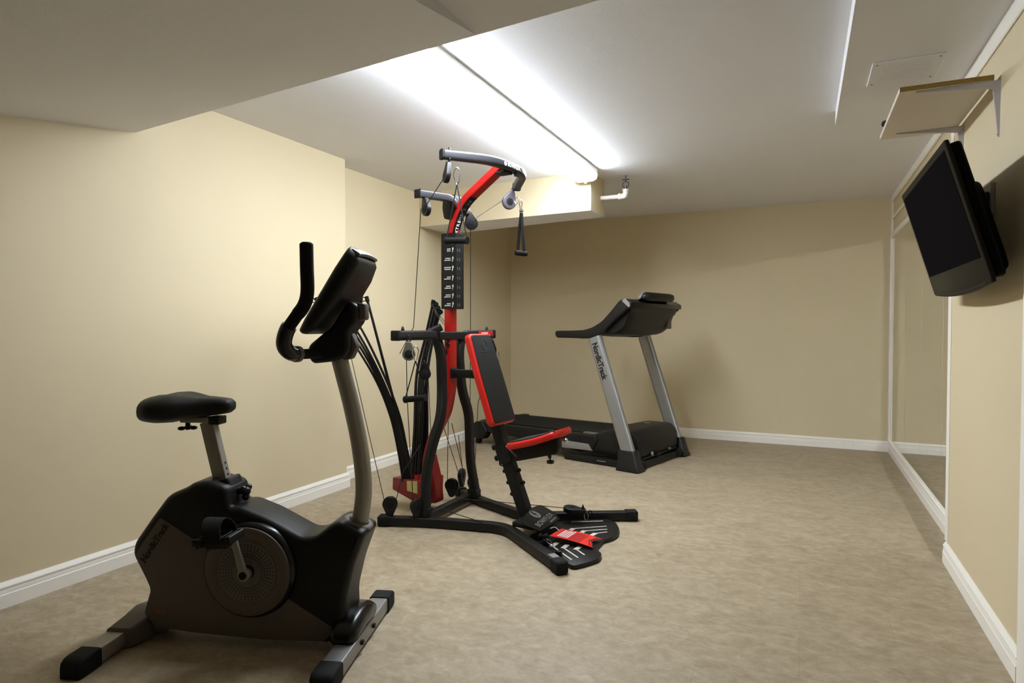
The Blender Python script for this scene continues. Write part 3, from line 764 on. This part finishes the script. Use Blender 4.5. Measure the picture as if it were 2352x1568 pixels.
pulley((.17, -.285, .12), (.95, -.3, 0), (.1, 0, -1), .040, eye=False)
pulley((.01, .245, .098), (.45, -.89, 0), (0, 0, -1), .044, eye=False)
pulley((.06, .285, .16), (.9, .2, 0), (0, 0, -1), .042, eye=False)
pulley((.15, .28, .13), (.9, -.3, 0), (0, 0, -1), .038, eye=False)
pulley((.885, .18, .092), (.1, 0, 1), (1, .3, 0), .046)
# backrest and seat
def pad(name, cen, ux, uy, un, pts, th, red, blk, parent):
    M = Matrix((ux, uy, un)).transposed()
    f = lambda a, b, h: V(cen) + M @ V((a, b, h))
    bm = new(); prism(bm, pts, 0, th, f, th * .32, 4); p = obj(name, bm, red, parent, sharp=50)
    bm = new(); prism(bm, offset(pts, .012), th - .004, th + .007, f, .005, 3); c = obj('cover', bm, blk, p, sharp=50)
    return p, f
a, b = V((.525, 0, .553)), V((.352, 0, 1.052)); up_ = (b - a).normalized(); fr_ = V((up_.z, 0, -up_.x)); L = (b - a).length
pts = smooth_poly([(0, -.118), (0, .118), (L * .55, .118), (L, .105), (L, -.105), (L * .55, -.118)], 5, .03)
pb, f = pad('backrest', a, up_, V((0, 1, 0)), up_.cross(V((0, 1, 0))), pts, -.045 if False else .045, REDV, VIN, gm)
n_ = up_.cross(V((0, 1, 0)))
if n_.x < 0:
    for ob in (pb, *pb.children):
        me = ob.data
        for v in me.vertices:
            h = (v.co - a).dot(n_); v.co = v.co - n_ * h * 2 
        me.flip_normals() if hasattr(me, 'flip_normals') else None
    n_ = -n_
# embossed round logo near the top of the backrest
bm = new(); c = a + up_ * (L - .075) + n_ * .0522; ring(bm, c, .028, .0014, tuple(n_), 28, 6)
q = [c + up_ * u + V((0, 1, 0)) * w for u, w in ((.02, .004), (.004, -.010), (.004, .002), (-.018, -.008), (-.002, .010), (-.002, -.001))]
sweep(bm, q, circ(.0013, 5), tuple(n_)); tube(bm, [c - up_ * .04 + V((0, -.035, 0)), c - up_ * .04 + V((0, .035, 0))], .0012, 6); obj('embossed_logo', bm, VIN, pb)
# seat: curved up at the front
bm = new(); bc = new(); rings = []; rc = []
sprof = [(.640, .458, .095), (.646, .462, .112), (.67, .468, .118), (.73, .483, .119), (.80, .503, .119), (.86, .524, .117), (.90, .541, .112), (.918, .548, .106), (.926, .551, .09)]
pth = [V((x, 0, z)) for x, z, w in sprof]
sweep(bm, pth, [rrect(.036, 2 * w, .013, 4) for x, z, w in sprof], (0, 0, 1)); st = obj('seat', bm, REDV, gm, sharp=50)
pc_ = [V((x, 0, z + .0185)) for x, z, w in sprof[1:-1]]
sweep(bc, pc_, [rrect(.014, 2 * w - .024, .005, 3) for x, z, w in sprof[1:-1]], (0, 0, 1)); obj('cover', bc, VIN, st, sharp=50)
# seat post, beam, knobs
a, b = V((.712, 0, .05)), V((.505, 0, .565)); d = (b - a).normalized()
bm = new(); sweep(bm, [a, b], rrect(.06, .062, .006), (0, 1, 0)); po = obj('seat_post', bm, BLK, gm)
nx = V((d.z, 0, -d.x))
for s, sg in ((.16, -1), (.225, -1), (.29, -1), (.20, 1), (.27, 1), (.36, 1)):
    bm = new(); c = a + d * s + nx * sg * .031; cyl(bm, c, c + nx * sg * .014, .006, 10); ball(bm, c + nx * sg * .017, .011, 10); obj('stop_bolt', bm, BLKP, po)
bm = new(); sweep(bm, [a + d * .33, a + d * .43], rrect(.076, .08, .006), (0, 1, 0)); c = a + d * .335 - nx * .05; ring(bm, c, .013, .004, (0, 1, 0)); cyl(bm, a + d * .37 - nx * .04, a + d * .37 - nx * .075, .016, 12); cyl(bm, a + d * .43 - nx * .03, a + d * .43 - nx * .07, .016, 12); obj('post_sleeve', bm, BLK, gm)
bm = new(); prism(bm, smooth_poly([(.555, .44), (.60, .365), (.66, .372), (.90, .436), (.905, .47), (.90, .52), (.86, .505), (.66, .452), (.6, .47)], 2, .008), -.026, .026, XZ, .004, 2); obj('seat_beam', bm, BLK, gm)
bm = new(); cyl(bm, (.60, -.05, .452), (.672, -.05, .402), .003, 8); obj('lock_pin', bm, STEEL, gm)
bm = new(); cyl(bm, (.838, 0, .440), (.845, 0, .405), .013, 12, r2=.009); cyl(bm, (.845, 0, .41), (.847, 0, .392), .005, 8); box(bm, (.832, -.014, .376), (.864, .014, .394), .003); obj('adjustment_knob', bm, BLKP, gm)
bm = new(); cyl(bm, (.87, -.0, .506), (.93, .01, .506), .009, 10); ball(bm, (.935, .01, .505), .013, 10); obj('seat_bolt', bm, STEEL, gm)
bm = new(); sweep(bm, [(.19, 0, .832), (.425, 0, .832)], rrect(.046, .046, .005), (0, 0, 1)); box(bm, (.165, -.031, .802), (.222, .031, .862), .004); obj('backrest_arm', bm, BLK, gm)
# logo plate at the foot of the post
u_ = V((-.145, .985, .0)).normalized(); dn = V((.93, .137, -.36)).normalized(); nn = u_.cross(dn); nn = nn if nn.z > 0 else -nn
lc = V((.812, -.045, .098)); LM = basis(lc, u_, -dn)
LF = lambda a, b, h: LM @ V((a, b, h * (1 if (LM.to_3x3() @ V((0, 0, 1))).z > 0 else -1)))
bm = new(); prism(bm, smooth_poly([(-.155, -.06), (.10, -.085), (.145, -.03), (.150, .055), (.06, .075), (-.10, .06), (-.17, .02)], 2, .012), -.008, 0, LF, .002, 2)
fp = obj('logo_plate', bm, BLKP, gm)
bm = new(); box(bm, (.70, -.15, .055), (.83, .11, .082), .006); obj('plate_mount', bm, BLK, gm)
bm = new(); lathe(bm, [(0, 0), (.033, 0), (.033, .0010), (0, .0010)], LF(-.005, .030, 0), tuple(nn), 32); obj('emblem', bm, GRYT, fp)
bm = new(); prism(bm, [(-.010, .058), (.008, .058), (-.002, .036), (.010, .036), (-.014, -.002), (-.006, .026), (-.018, .026)], .0010, .0016, LF); obj('bolt_mark', bm, BLKP, fp)
lettering('lettering', 'BOWFLEX', .042, GRYT, fp, LM @ Matrix.Translation((-.008, -.030, .0004)), .0005, 1.1, .0006, 1.08)
bm = new(); prism(bm, [(.0, -.066), (.09, -.066), (.09, -.054), (.0, -.054)], 0, .0006, LF); obj('stripe', bm, GREYP, fp)
# ribbed standing platform between the front rails
PLT = smooth_poly([(.80, -.19), (.80, .13), (.86, .20), (1.03, .345), (1.10, .30), (1.15, .22), (1.178, .13), (1.178, .065), (1.15, .0), (1.16, -.08), (1.178, -.142), (1.219, -.172), (1.235, -.243), (1.21, -.32), (1.173, -.392), (1.03, -.33), (.90, -.24)], 3, .02)
bm = new(); prism(bm, PLT, .004, .022, XY, .004, 2); pf = obj('foot_platform', bm, BLKP, gm)
bm = new()
def stripe(pts, w):
    sweep(bm, [V((x, y, .0224)) for x, y in pts], [(-.0006, -w / 2), (.0006, -w / 2), (.0006, w / 2), (-.0006, w / 2)], (0, 0, 1))
for q in ([(.972, -.154), (.974, -.222)], [(1.029, -.157), (1.032, -.216)], [(1.094, -.146), (1.092, -.201)], [(.945, .018), (.943, .084)], [(1.009, .02), (1.010, .082)], [(1.072, .019), (1.077, .074)]): stripe(q, .024)
for q in ([(.978, -.218), (1.136, -.331)], [(1.036, -.212), (1.149, -.29)], [(1.097, -.197), (1.161, -.243)], [(.947, .084), (1.08, .211)], [(1.013, .080), (1.103, .165)], [(1.080, .073), (1.12, .125)], [(.884, .18), (1.027, .286)]): stripe(q, .008)
obj('tread_stripe', bm, mat('grey_white_print', rgb(196, 190, 176), 0.5), pf)
for x, y in ((.93, -.225), (1.05, -.325)):
    bm = new(); box(bm, (x, y - .01, .02), (x + .03, y + .012, .05), .004); obj('side_bolt', bm, BLKP, gm)

bm = new(); M_ = Matrix.Translation((1.085, -.408, .0552)) @ Matrix.Rotation(math.radians(-34), 4, 'Z'); box(bm, (-.03, -.018, 0), (.03, .018, .0008), 0, 1, M_); obj('rail_sticker', bm, GRYT, gm)
# resistance rods
def rod(pts, r=.0075, hook=1):
    P_ = spline(pts, 8); n = len(P_)
    bm = new(); tube(bm, P_, r, 10, (0, 1, 0), scale=[1.15 - .3 * i / (n - 1) for i in range(n)]); o = obj('resistance_rod', bm, BLKP, gm, sharp=60)
    d = (P_[-1] - P_[-2]).normalized()
    bm = new(); cyl(bm, P_[-1] - d * .012, P_[-1] + d * .022, .0115, 12, bev=.002); obj('rod_cap', bm, RUB, o)
    bm = new(); ring(bm, P_[-1] + d * .004 + V((-.016 * hook, -.012, 0)), .0115, .0026, (.5, -.85, 0)); obj('cable_loop', bm, RUB, o)
rod([(-.035, -.075, .17), (-.06, -.15, .5), (-.09, -.22, .78), (-.13, -.265, 1.02), (-.178, -.30, 1.255)], .0085)
RO = ((-.095, -.090, .16), (-.104, -.13, .38), (-.11, -.19, .586), (-.149, -.27, .802), (-.263, -.36, 1.043), (-.43, -.44, 1.25))
RI = ((-.045, -.060, .16), (-.052, -.12, .384), (-.064, -.17, .587), (-.104, -.26, .833), (-.217, -.36, 1.132), (-.36, -.42, 1.27))
for f_ in (0, .27, .5, .73, 1.12):
    rod([tuple(V(p).lerp(V(q), f_)) for p, q in zip(RO, RI)], .0072)
for k in range(6):
    o_ = k * .013; rod([(-.150 + o_ * 1.3, .035 + (k % 2) * .03, .16), (-.135 + o_ * 1.2, .055 + (k % 2) * .03, .45), (-.155 + o_ * 1.1, .10 + (k % 2) * .02, .78), (-.125 + o_ * .8, .15 + (k % 2) * .015, 1.03), (-.088 + o_ * .6, .18 + (k % 2) * .015, 1.25 - k * .012)], .0078, hook=-1)
    o_ = k * .012; rod([(-.13 + o_ * .9, .035 + (k % 2) * .03, .17), (-.125 + o_ * .8, .055 + (k % 2) * .03, .45), (-.155 + o_ * 1.1, .10 + (k % 2) * .02, .78), (-.125 + o_ * .9, .15 + (k % 2) * .015, 1.03), (-.085 + o_ * .7, .18 + (k % 2) * .015, 1.25 - k * .012)], .009, hook=-1)

# cables: each continuous run is its own part
def cable(*pts, r=.0022):
    bm = new(); P_ = [V(p) for p in pts]
    tube(bm, P_, r, 6); obj('cable', bm, CABLE, gm, sharp=80)
cable((.452, -.40, 1.872 - .02), (.26, -.31, 1.745))
cable((.225, -.308, 1.735), (.19, -.33, 1.1), (.02, -.25, .95))
cable((.325, .35, 1.88), (.262, .16, 1.752))
cable((.205, .18, 1.70), (.19, .20, 1.2), (.17, .22, .4), (.14, .28, .16))
cable((-.253, -.36, .941), (.0, -.352, .115)); cable((-.34, -.40, 1.26), (-.253, -.36, .941))
cable((.045, -.32, .12), (.082, -.30, .294), (.06, -.12, .42))
cable((.195, -.395, .93), (.186, -.38, .72), (.165, -.31, .15))
cable((.155, -.165, .82), (.162, -.15, .485), (.19, -.28, .15))
cable((.12, -.19, .81), (.03, -.10, .5), (.02, -.09, .2)); cable((.135, -.18, .80), (.04, -.10, .6)); cable((.14, -.16, .99), (.12, -.15, .90))
cable((.02, .2, .60), (.002, .21, .12)); cable((-.03, .2, .5), (.055, .25, .19)); cable((.045, .2, .5), (.082, .27, .19)); cable((.06, .25, .42), (.095, .26, .13)); cable((.07, .30, .62), (.115, .29, .15))
cable((.23, .40, .95), (.134, .36, .616), (.107, .36, .18), (.13, .32, .15))
cable((.18, .06, .08), (.338, .073, .09), (.84, .185, .092)); cable((.18, -.09, .075), (.24, -.12, .062), (.54, -.18, .058))
cable((-.09, .17, 1.25), (-.04, .12, 1.235), (-.02, .13, 1.18), (.1, .1, 1.08)); cable((-.06, .18, 1.23), (.0, .1, 1.2), (.12, .06, 1.11))

# hanging grips: clips, straps and tubes
def carabiner(bm, c, L, nrm=(.5, -.85, 0), W=.014, r=.0034, ax=(0, 0, 1)):
    n = V(nrm).normalized(); u = V(ax).normalized(); s = u.cross(n).normalized(); c = V(c); P_ = []
    for k in range(20):
        a_ = 2 * PI * k / 20; P_.append(c + s * (W * math.cos(a_) * (1.15 if math.sin(a_) > 0 else .85)) + u * (L / 2 * math.sin(a_)))
    sweep(bm, P_, circ(r, 6), tuple(n), closed=True)
def grip_thing(label, top, centre, half, clip=.075, ax=(1, 0, 0), wide=1.0, name='hand_grip', group='cable hand grips'):
    """clip at top, two straps down to the ends of a foam tube at centre"""
    o = V(centre); g = bpy.data.objects.new(name, None); C.objects.link(g); g['label'] = label; g['category'] = 'hand grip'
    g.matrix_world = gmM @ Matrix.Translation(o); 
    ax = V(ax).normalized(); top = V(top) - o
    bm = new(); carabiner(bm, top - V((0, 0, clip / 2)), clip); obj('carabiner', bm, STEEL, g)
    a_, b_ = -ax * half, ax * half
    j = top - V((0, 0, clip))
    bm = new(); cyl(bm, a_, b_, .0165, 18, bev=.003); obj('foam_tube', bm, FOAM, g)
    bm = new(); cyl(bm, a_ - ax * .006, a_ + ax * .002, .019, 18); cyl(bm, b_ - ax * .002, b_ + ax * .006, .019, 18); obj('tube_end', bm, RUB, g)
    bm = new()
    for e in (a_ - ax * .004, b_ + ax * .004):
        sweep(bm, [j, j.lerp(e, .5), e, e - V((0, 0, .012))], rrect(.0016, .006, .0005, 1), tuple(V((.5, -.85, 0)))) 
    obj('strap', bm, RUB, g)
    return g
gmM = Matrix.Translation((-2.05, 3.19, 0)) @ Matrix.Rotation(GA, 4, 'Z')
grip_thing('black foam hand grip clipped under the near end of the top bar, before the chart', (.503, -.36, 1.905), (.500, -.36, 1.538), .062, .085, (1, .0, -.06))
grip_thing('black foam hand grip hanging low from the left press arm, in front of the rods', (.262, -.40, 1.0), (.26, -.40, .725), .062, .075, (1, .1, .12))
# strap grip at the far end of the top bar
g = bpy.data.objects.new('strap_handle', None); C.objects.link(g); g.matrix_world = gmM @ Matrix.Translation((.44, .38, 1.56)); tag(g, 'long black webbing strap handle clipped at the far end of the top bar', 'strap handle')
bm = new(); carabiner(bm, (0, 0, .288), .06, (.9, -.3, 0), .010); carabiner(bm, (-.03, 0, .318), .03, (0, 1, 0), .02, .002, (1, 0, -.3)); ring(bm, (.003, 0, .25), .013, .0025, (.9, -.4, 0)); obj('carabiner', bm, STEEL, g)
bm = new()
sweep(bm, [(.003, 0, .252), (0, 0, .22), (-.010, -.004, .12), (-.016, -.01, .0)], rrect(.0016, .022, .0005, 1), (.9, -.4, 0))
sweep(bm, [(.003, .001, .25), (.004, .003, .22), (.010, .004, .12), (.016, .012, .0)], rrect(.0016, .022, .0005, 1), (.9, -.4, 0)); obj('webbing', bm, RUB, g)
bm = new(); cyl(bm, (-.022, -.03, -.006), (.022, .035, -.010), .016, 16, bev=.003); obj('grip', bm, FOAM, g)
g = bpy.data.objects.new('strap_handle', None); C.objects.link(g); g.matrix_world = gmM @ Matrix.Translation((.25, .41, .82)); tag(g, 'black webbing strap handle hanging from the right press arm, behind the backrest', 'strap handle')
bm = new(); carabiner(bm, (0, 0, .10), .06, (.9, -.3, 0), .010); ring(bm, (0, 0, .065), .011, .0025, (.9, -.4, 0)); obj('carabiner', bm, STEEL, g)
bm = new(); sweep(bm, [(0, 0, .065), (-.004, 0, .02), (-.012, -.004, -.06), (-.012, -.01, -.13)], rrect(.0016, .020, .0005, 1), (.9, -.4, 0)); sweep(bm, [(0, .002, .065), (.004, .003, .02), (.012, .004, -.06), (.012, .012, -.13)], rrect(.0016, .020, .0005, 1), (.9, -.4, 0)); obj('webbing', bm, RUB, g)
bm = new(); cyl(bm, (-.02, -.03, -.135), (.02, .035, -.139), .015, 16, bev=.003); obj('grip', bm, FOAM, g)
# clips lying on the base
g = bpy.data.objects.new('snap_hook', None); C.objects.link(g); g.matrix_world = gmM @ Matrix.Translation((.975, .17, .03)); tag(g, 'steel snap hook hanging off the flat pulley at the right front rail', 'snap hook')
bm = new(); carabiner(bm, (-.027, .060, .031), .068, (.6, -.8, 0), .010, .0018, (.2, -.1, -1)); obj('hook', bm, STEEL, g)
bm = new(); cyl(bm, (-.045, .03, .06), (-.02, .025, .05), .010, 10); lathe(bm, [(.012, 0), (.006, .02), (0, .034)], (-.03, .03, .062), (0, 0, 1), 12); obj('cable_stop', bm, RUB, g)
g = bpy.data.objects.new('snap_hook', None); C.objects.link(g); g.matrix_world = gmM @ Matrix.Translation((.94, -.20, .045)); tag(g, 'steel snap hook lying on the left edge of the foot platform', 'snap hook')
bm = new(); carabiner(bm, (.01, -.02, .0), .09, (0, 0, 1), .010, .0022, (.85, -.45, -.15)); obj('hook', bm, STEEL, g)
bm = new(); ball(bm, (-.012, .008, .012), .014, 12); ball(bm, (-.035, -.012, .016), .012, 12); cyl(bm, (-.04, -.02, .014), (-.008, .012, .012), .007, 10); obj('cable_stop', bm, RUB, g)
# red warning tag
g = bpy.data.objects.new('warning_tag', None); C.objects.link(g); g.matrix_world = gmM @ Matrix.Translation((.935, -.11, .05)); tag(g, 'red paper warning tag with white print lying on the black foot platform', 'warning tag')
tp = [(-.0, .068), (.0, -.066), (.232, -.052), (.192, .012), (.222, .082)]
tz = lambda a: .004 - .020 * min(1, a / .23) + .006 * math.sin(a * 14)
bm = new(); N_ = 10; rings = []
for k in range(N_ + 1):
    u = k / N_; hi2 = V((.222 * u, .068 + .014 * u, tz(.222 * u))); md = V((.192 * u, .001 + .011 * u, tz(.192 * u))); lo2 = V((.232 * u, -.066 + .014 * u, tz(.232 * u)))
    rings.append([hi2, md, lo2, lo2 + V((0, 0, .0012)), md + V((0, 0, .0012)), hi2 + V((0, 0, .0012))])
loft(bm, rings); obj('card', bm, TAGR, g)
bm = new(); rr = random.Random(5)
for r_ in range(5):
    y = -.045
    while y < .05:
        w = rr.uniform(.006, .016); x = .032 + r_ * .0125; z = tz(x) + .0014; box(bm, (x, y, z), (x + .0085, y + w, z + .0005)); y += w + .003
obj('white_print', bm, WHT, g)
bm = new()
for r_ in range(8):
    y = -.05
    while y < .055:
        w = rr.uniform(.004, .010); x = .100 + r_ * .0078; z = tz(x) + .0014; box(bm, (x, y, z), (x + .003, y + w, z + .0005)); y += w + .003
for k in range(2):
    x0 = .182 + k * .014
    for s_ in (-1, 1):
        prism(bm, [(x0, -.004 + .012), (x0 + .006, -.004 + .012), (x0 + .026, .012 + s_ * .055), (x0 + .020, .012 + s_ * .055)] if s_ > 0 else [(x0, .008), (x0 + .006, .008), (x0 + .032, -.045), (x0 + .026, -.045)], tz(x0) + .0012, tz(x0) + .0019, XY)
obj('dark_print', bm, DKT, g)
bm = new(); tube(bm, bend([(-.04, .02, .012), (-.02, .035, .02), (.008, .03, .006)], .01), .0018, 6); obj('tie', bm, CLR, g)

# ------------------------------------------------------------------ treadmill
TA = math.atan2(-.26718, .96365)
tm = thing('treadmill', 'black treadmill with silver uprights standing along the back wall', 'treadmill', (-1.0155, 5.079, 0), TA)
# deck: rises a little towards the front
bm = new()
bm = new(); prism(bm, smooth_poly([(-1.80, .175), (-1.80, .135), (-.35, .145), (-.35, .215), (-1.76, .20)], 2, .01), -.285, .285, XZ, .004, 2); dk = obj('running_deck', bm, BLKP, tm)
bm = new(); prism(bm, smooth_poly([(-1.765, .212), (-1.765, .198), (-.40, .21), (-.36, .232)], 1, .004), -.262, .262, XZ); obj('running_belt', bm, RUB, dk)
for sg in (-1, 1):
    y0, y1 = sorted((sg * .275, sg * .345))
    bm = new(); prism(bm, smooth_poly([(-1.70, .205), (-1.70, .125), (-.45, .10), (-.40, .18), (-.42, .226)], 2, .012), y0, y1, XZ, .010, 3); obj('foot_rail', bm, BLKP, tm)
    bm = new(); prism(bm, smooth_poly([(-1.80, .17), (-1.81, .10), (-1.79, .055), (-1.66, .05), (-1.60, .13), (-1.66, .215), (-1.74, .213)], 3, .012), *sorted((sg * .262, sg * .356)), XZ, .010, 3); ec = obj('rear_end_cap', bm, BLKP, tm)
    bm = new(); cyl(bm, (-1.74, sg * .29, .028), (-1.74, sg * .33, .028), .027, 20, bev=.003); obj('roller', bm, RUB, ec)
    bm = new(); prism(bm, [(-.86, .155), (-.48, .150), (-.445, .098), (-.80, .088)], *sorted((sg * .262, sg * .353)), XZ, .004, 2); obj('silver_skirt', bm, SILV, tm)
    bm = new(); prism(bm, smooth_poly([(-1.44, .12), (-.6, .105), (-.55, .07), (-.64, .05), (-1.0, .085)], 2, .01), *sorted((sg * .18, sg * .24)), XZ, .004, 2); obj('lift_frame', bm, BLK, tm)
    # base frame rail on the floor
    bm = new(); prism(bm, smooth_poly([(-.69, .004), (-.72, .03), (-.69, .052), (-.10, .052), (-.10, .004)], 2, .006), *sorted((sg * .315, sg * .375)), XZ, .004, 2); br = obj('base_rail', bm, BLK, tm)
    bm = new(); box(bm, (-.38, sg * .3765 - .0012, .030), (-.30, sg * .3765 + .0012, .036)); obj('rail_slot', bm, SILV, br)
    # upright foot
    bm = new(); rings = []
    for z, x0, x1, w in ((0.002, -.165, .035, .058), (.012, -.165, .037, .060), (.03, -.158, .028, .052), (.15, -.158, -.008, .040), (.158, -.15, -.014, .036)):
        cx_ = (x0 + x1) / 2; rings.append([V((cx_ + a, sg * .40 + b, z)) for a, b in rrect(x1 - x0, 2 * w, .016, 4)])
    loft(bm, rings); ft = obj('upright_foot', bm, BLKP, tm, sharp=45)
    # upright: flat oval silver tube leaning back
    a, b = V((-.082, sg * .40, .14)), V((-.385, sg * .40, 1.020)); 
    bm = new(); sweep(bm, [a, b], rrect(.112, .064, .026, 5), (1, 0, .34)); u = obj('upright', bm, SILV, tm, sharp=60)
    ud = (b - a).normalized(); fn = V((0, sg, 0))
    if sg < 0:
        c = a + ud * .735 + V((-.004, -.0326, 0)); xd = -ud; lettering('lettering', 'NordicTrack', .066, DKT, u, basis(c, xd, V((0, -1, 0)).cross(xd)), .0005, .86, .0028)
# motor hood
bm = new(); rings = []
for y, k in ((-.335, .90), (-.33, .95), (-.30, .985), (0, 1.03), (.30, .985), (.33, .95), (.335, .90)):
    hp = smooth_poly([(-.50, .085), (-.06, .06), (-.018, .10), (-.022, .235), (-.075, .292), (-.30, .288), (-.44, .235), (-.50, .205)], 3, .03)
    rings.append([V((-.25 + (a + .25) * (k if k < 1 else 1), y, .08 + (b - .08) * k)) for a, b in hp])
loft(bm, rings); hd = obj('motor_hood', bm, BLKP, tm, sharp=50)
bm = new(); lathe(bm, [(0, 0), (.028, 0), (.028, .001), (0, .001)], (0, 0, 0), (0, 0, 1), 24); o = obj('hood_badge', bm, GRYT, hd, loc=(-.19, .10, .2998))
for sg in (-1, 1):
    y0, y1 = sorted((sg * .262, sg * .31)); bm = new(); box(bm, (-.56, y0, .21), (-.44, y1, .236), .004); obj('hood_shoulder', bm, GREYP, tm)
# front cross frame and latch hardware
bm = new(); sweep(bm, [(-.03, -.36, .035), (-.03, .36, .035)], rrect(.05, .05, .006), (0, 0, 1)); obj('front_cross_tube', bm, BLK, tm)
bm = new(); sweep(bm, [(-.03, -.30, .075), (-.03, .30, .085)], rrect(.016, .016, .003), (0, 0, 1)); cyl(bm, (.0, -.10, .085), (.0, -.04, .09), .012, 12); obj('lift_linkage', bm, BLKP, tm)
for y_, s_ in ((-.15, (1, .6, 1.5)), (.15, (1, 1.6, .6))):
    bm = new(); ball(bm, (-.012, y_, .10), .013, 10, s_); obj('hood_clip', bm, SILV, tm)
for sg in (-1, 1):
    bm = new(); cyl(bm, (-.01, sg * .30, .04), (-.01, sg * .34, .04), .034, 20, bev=.003); obj('transport_wheel', bm, RUB, tm)
# side arms: from the rear grip forward, sweeping up to the console
for sg in (-1, 1):
    AP = [(-.765, 1.070), (-.755, 1.012), (-.60, 1.012), (-.46, 1.008), (-.36, 1.022), (-.29, 1.065), (-.20, 1.150), (-.085, 1.265), (-.060, 1.252 + .02), (-.10, 1.322), (-.135, 1.312), (-.22, 1.225), (-.31, 1.137), (-.40, 1.092), (-.48, 1.074), (-.60, 1.070)]
    AP = [(-.765, 1.070), (-.752, 1.012), (-.60, 1.012), (-.46, 1.008), (-.36, 1.022), (-.29, 1.065), (-.20, 1.145), (-.062, 1.248), (-.058, 1.285), (-.105, 1.318), (-.15, 1.305), (-.22, 1.230), (-.31, 1.143), (-.40, 1.096), (-.48, 1.076), (-.60, 1.072)]
    bm = new(); prism(bm, smooth_poly(AP, 4, .03), *sorted((sg * .372, sg * .432)), XZ, .010, 3); ar = obj('handrail', bm, BLKP, tm, sharp=50)
    bm = new(); prism(bm, [(-.10, 1.320), (-.062, 1.287), (-.054, 1.262), (-.066, 1.25), (-.125, 1.30)], *sorted((sg * .428, sg * .4345)), XZ); obj('silver_corner', bm, SILV, ar)
# console body between the arms
bm = new(); rings = []
for y, k in ((-.385, .82), (-.36, .9), (-.30, .96), (-.15, 1.0), (0, 1.0), (.15, 1.0), (.30, .96), (.36, .9), (.385, .82)):
    cp = smooth_poly([(-.50, 1.03), (-.40, 1.022), (-.20, 1.030), (-.12, 1.085), (-.075, 1.20), (-.055, 1.255), (-.070, 1.298), (-.14, 1.305), (-.26, 1.19), (-.38, 1.11), (-.50, 1.05)], 3, .02)
    cen = V((-.20, 1.20)); rings.append([V((cen.x + (a - cen.x) * (k * .5 + .5 if b > 1.2 else k), y, cen.y + (b - cen.y) * k)) for a, b in cp])
loft(bm, rings); cs = obj('console', bm, BLKP, tm, sharp=50)
bm = new(); prism(bm, smooth_poly([(-.09, 1.262), (-.046, 1.250), (-.046, 1.288), (-.10, 1.318), (-.12, 1.31)], 2, .008), -.43, .43, XZ, .006, 2); obj('console_rim', bm, BLKG, cs)
bm = new(); rings = []
for y, s in ((-.235, .3), (-.215, .85), (-.19, 1.0), (.19, 1.0), (.24, .9), (.26, .6)):
    pol = smooth_poly([(-.11, 1.312), (-.035, 1.306), (-.015, 1.33), (-.02, 1.368), (-.05, 1.378), (-.10, 1.35)], 3, .012); c0 = V((-.06, 1.33)); rings.append([V((c0.x + (a - c0.x) * s, y, c0.y + (b - c0.y) * s)) for a, b in pol])
loft(bm, rings); obj('reading_rack', bm, BLKP, cs, sharp=50)
bm = new(); sweep(bm, [(-.085, -.250, 1.322), (-.075, -.215, 1.358), (-.075, -.19, 1.374)], rrect(.006, .03, .002, 1), (0, -.7, .7)); obj('rack_edge', bm, SILV, cs)
bm = new(); prism(bm, [(-.44, 1.088), (-.40, 1.098), (-.165, 1.302), (-.175, 1.312)], -.25, .25, XZ, .001, 1); obj('control_panel', bm, SCREEN, cs)
bm = new(); box(bm, (-.16, .29, 1.085), (-.095, .345, 1.20), .006); obj('rear_pod', bm, GREYP, cs)

# ------------------------------------------------------------------ camera
F = 1440.0; psi = math.atan(667 / F); dl_ = math.atan(33 / F)
fw = V((-math.sin(psi) * math.cos(dl_), math.cos(psi) * math.cos(dl_), -math.sin(dl_)))
cam = bpy.data.cameras.new('camera'); cam.sensor_width = 36; cam.lens = 36 * F / 2352; cam.clip_start = .02
co = bpy.data.objects.new('camera', cam); C.objects.link(co); co.location = (0, 0, 1.1)
co.rotation_euler = fw.to_track_quat('-Z', 'Y').to_euler()
sc = bpy.context.scene; sc.camera = co
w = bpy.data.worlds.new('world'); sc.world = w; w.use_nodes = True; w.node_tree.nodes['Background'].inputs[0].default_value = (.02, .02, .02, 1)
sc.view_settings.view_transform = 'Standard'; sc.view_settings.look = 'None'; sc.view_settings.gamma = 1; sc.view_settings.use_curve_mapping = False
sc.view_settings.exposure = 2.1
sc.cycles.max_bounces = 12; sc.cycles.diffuse_bounces = 8; sc.cycles.caustics_reflective = True; sc.cycles.blur_glossy = 0.0; sc.cycles.sample_clamp_indirect = 0.0
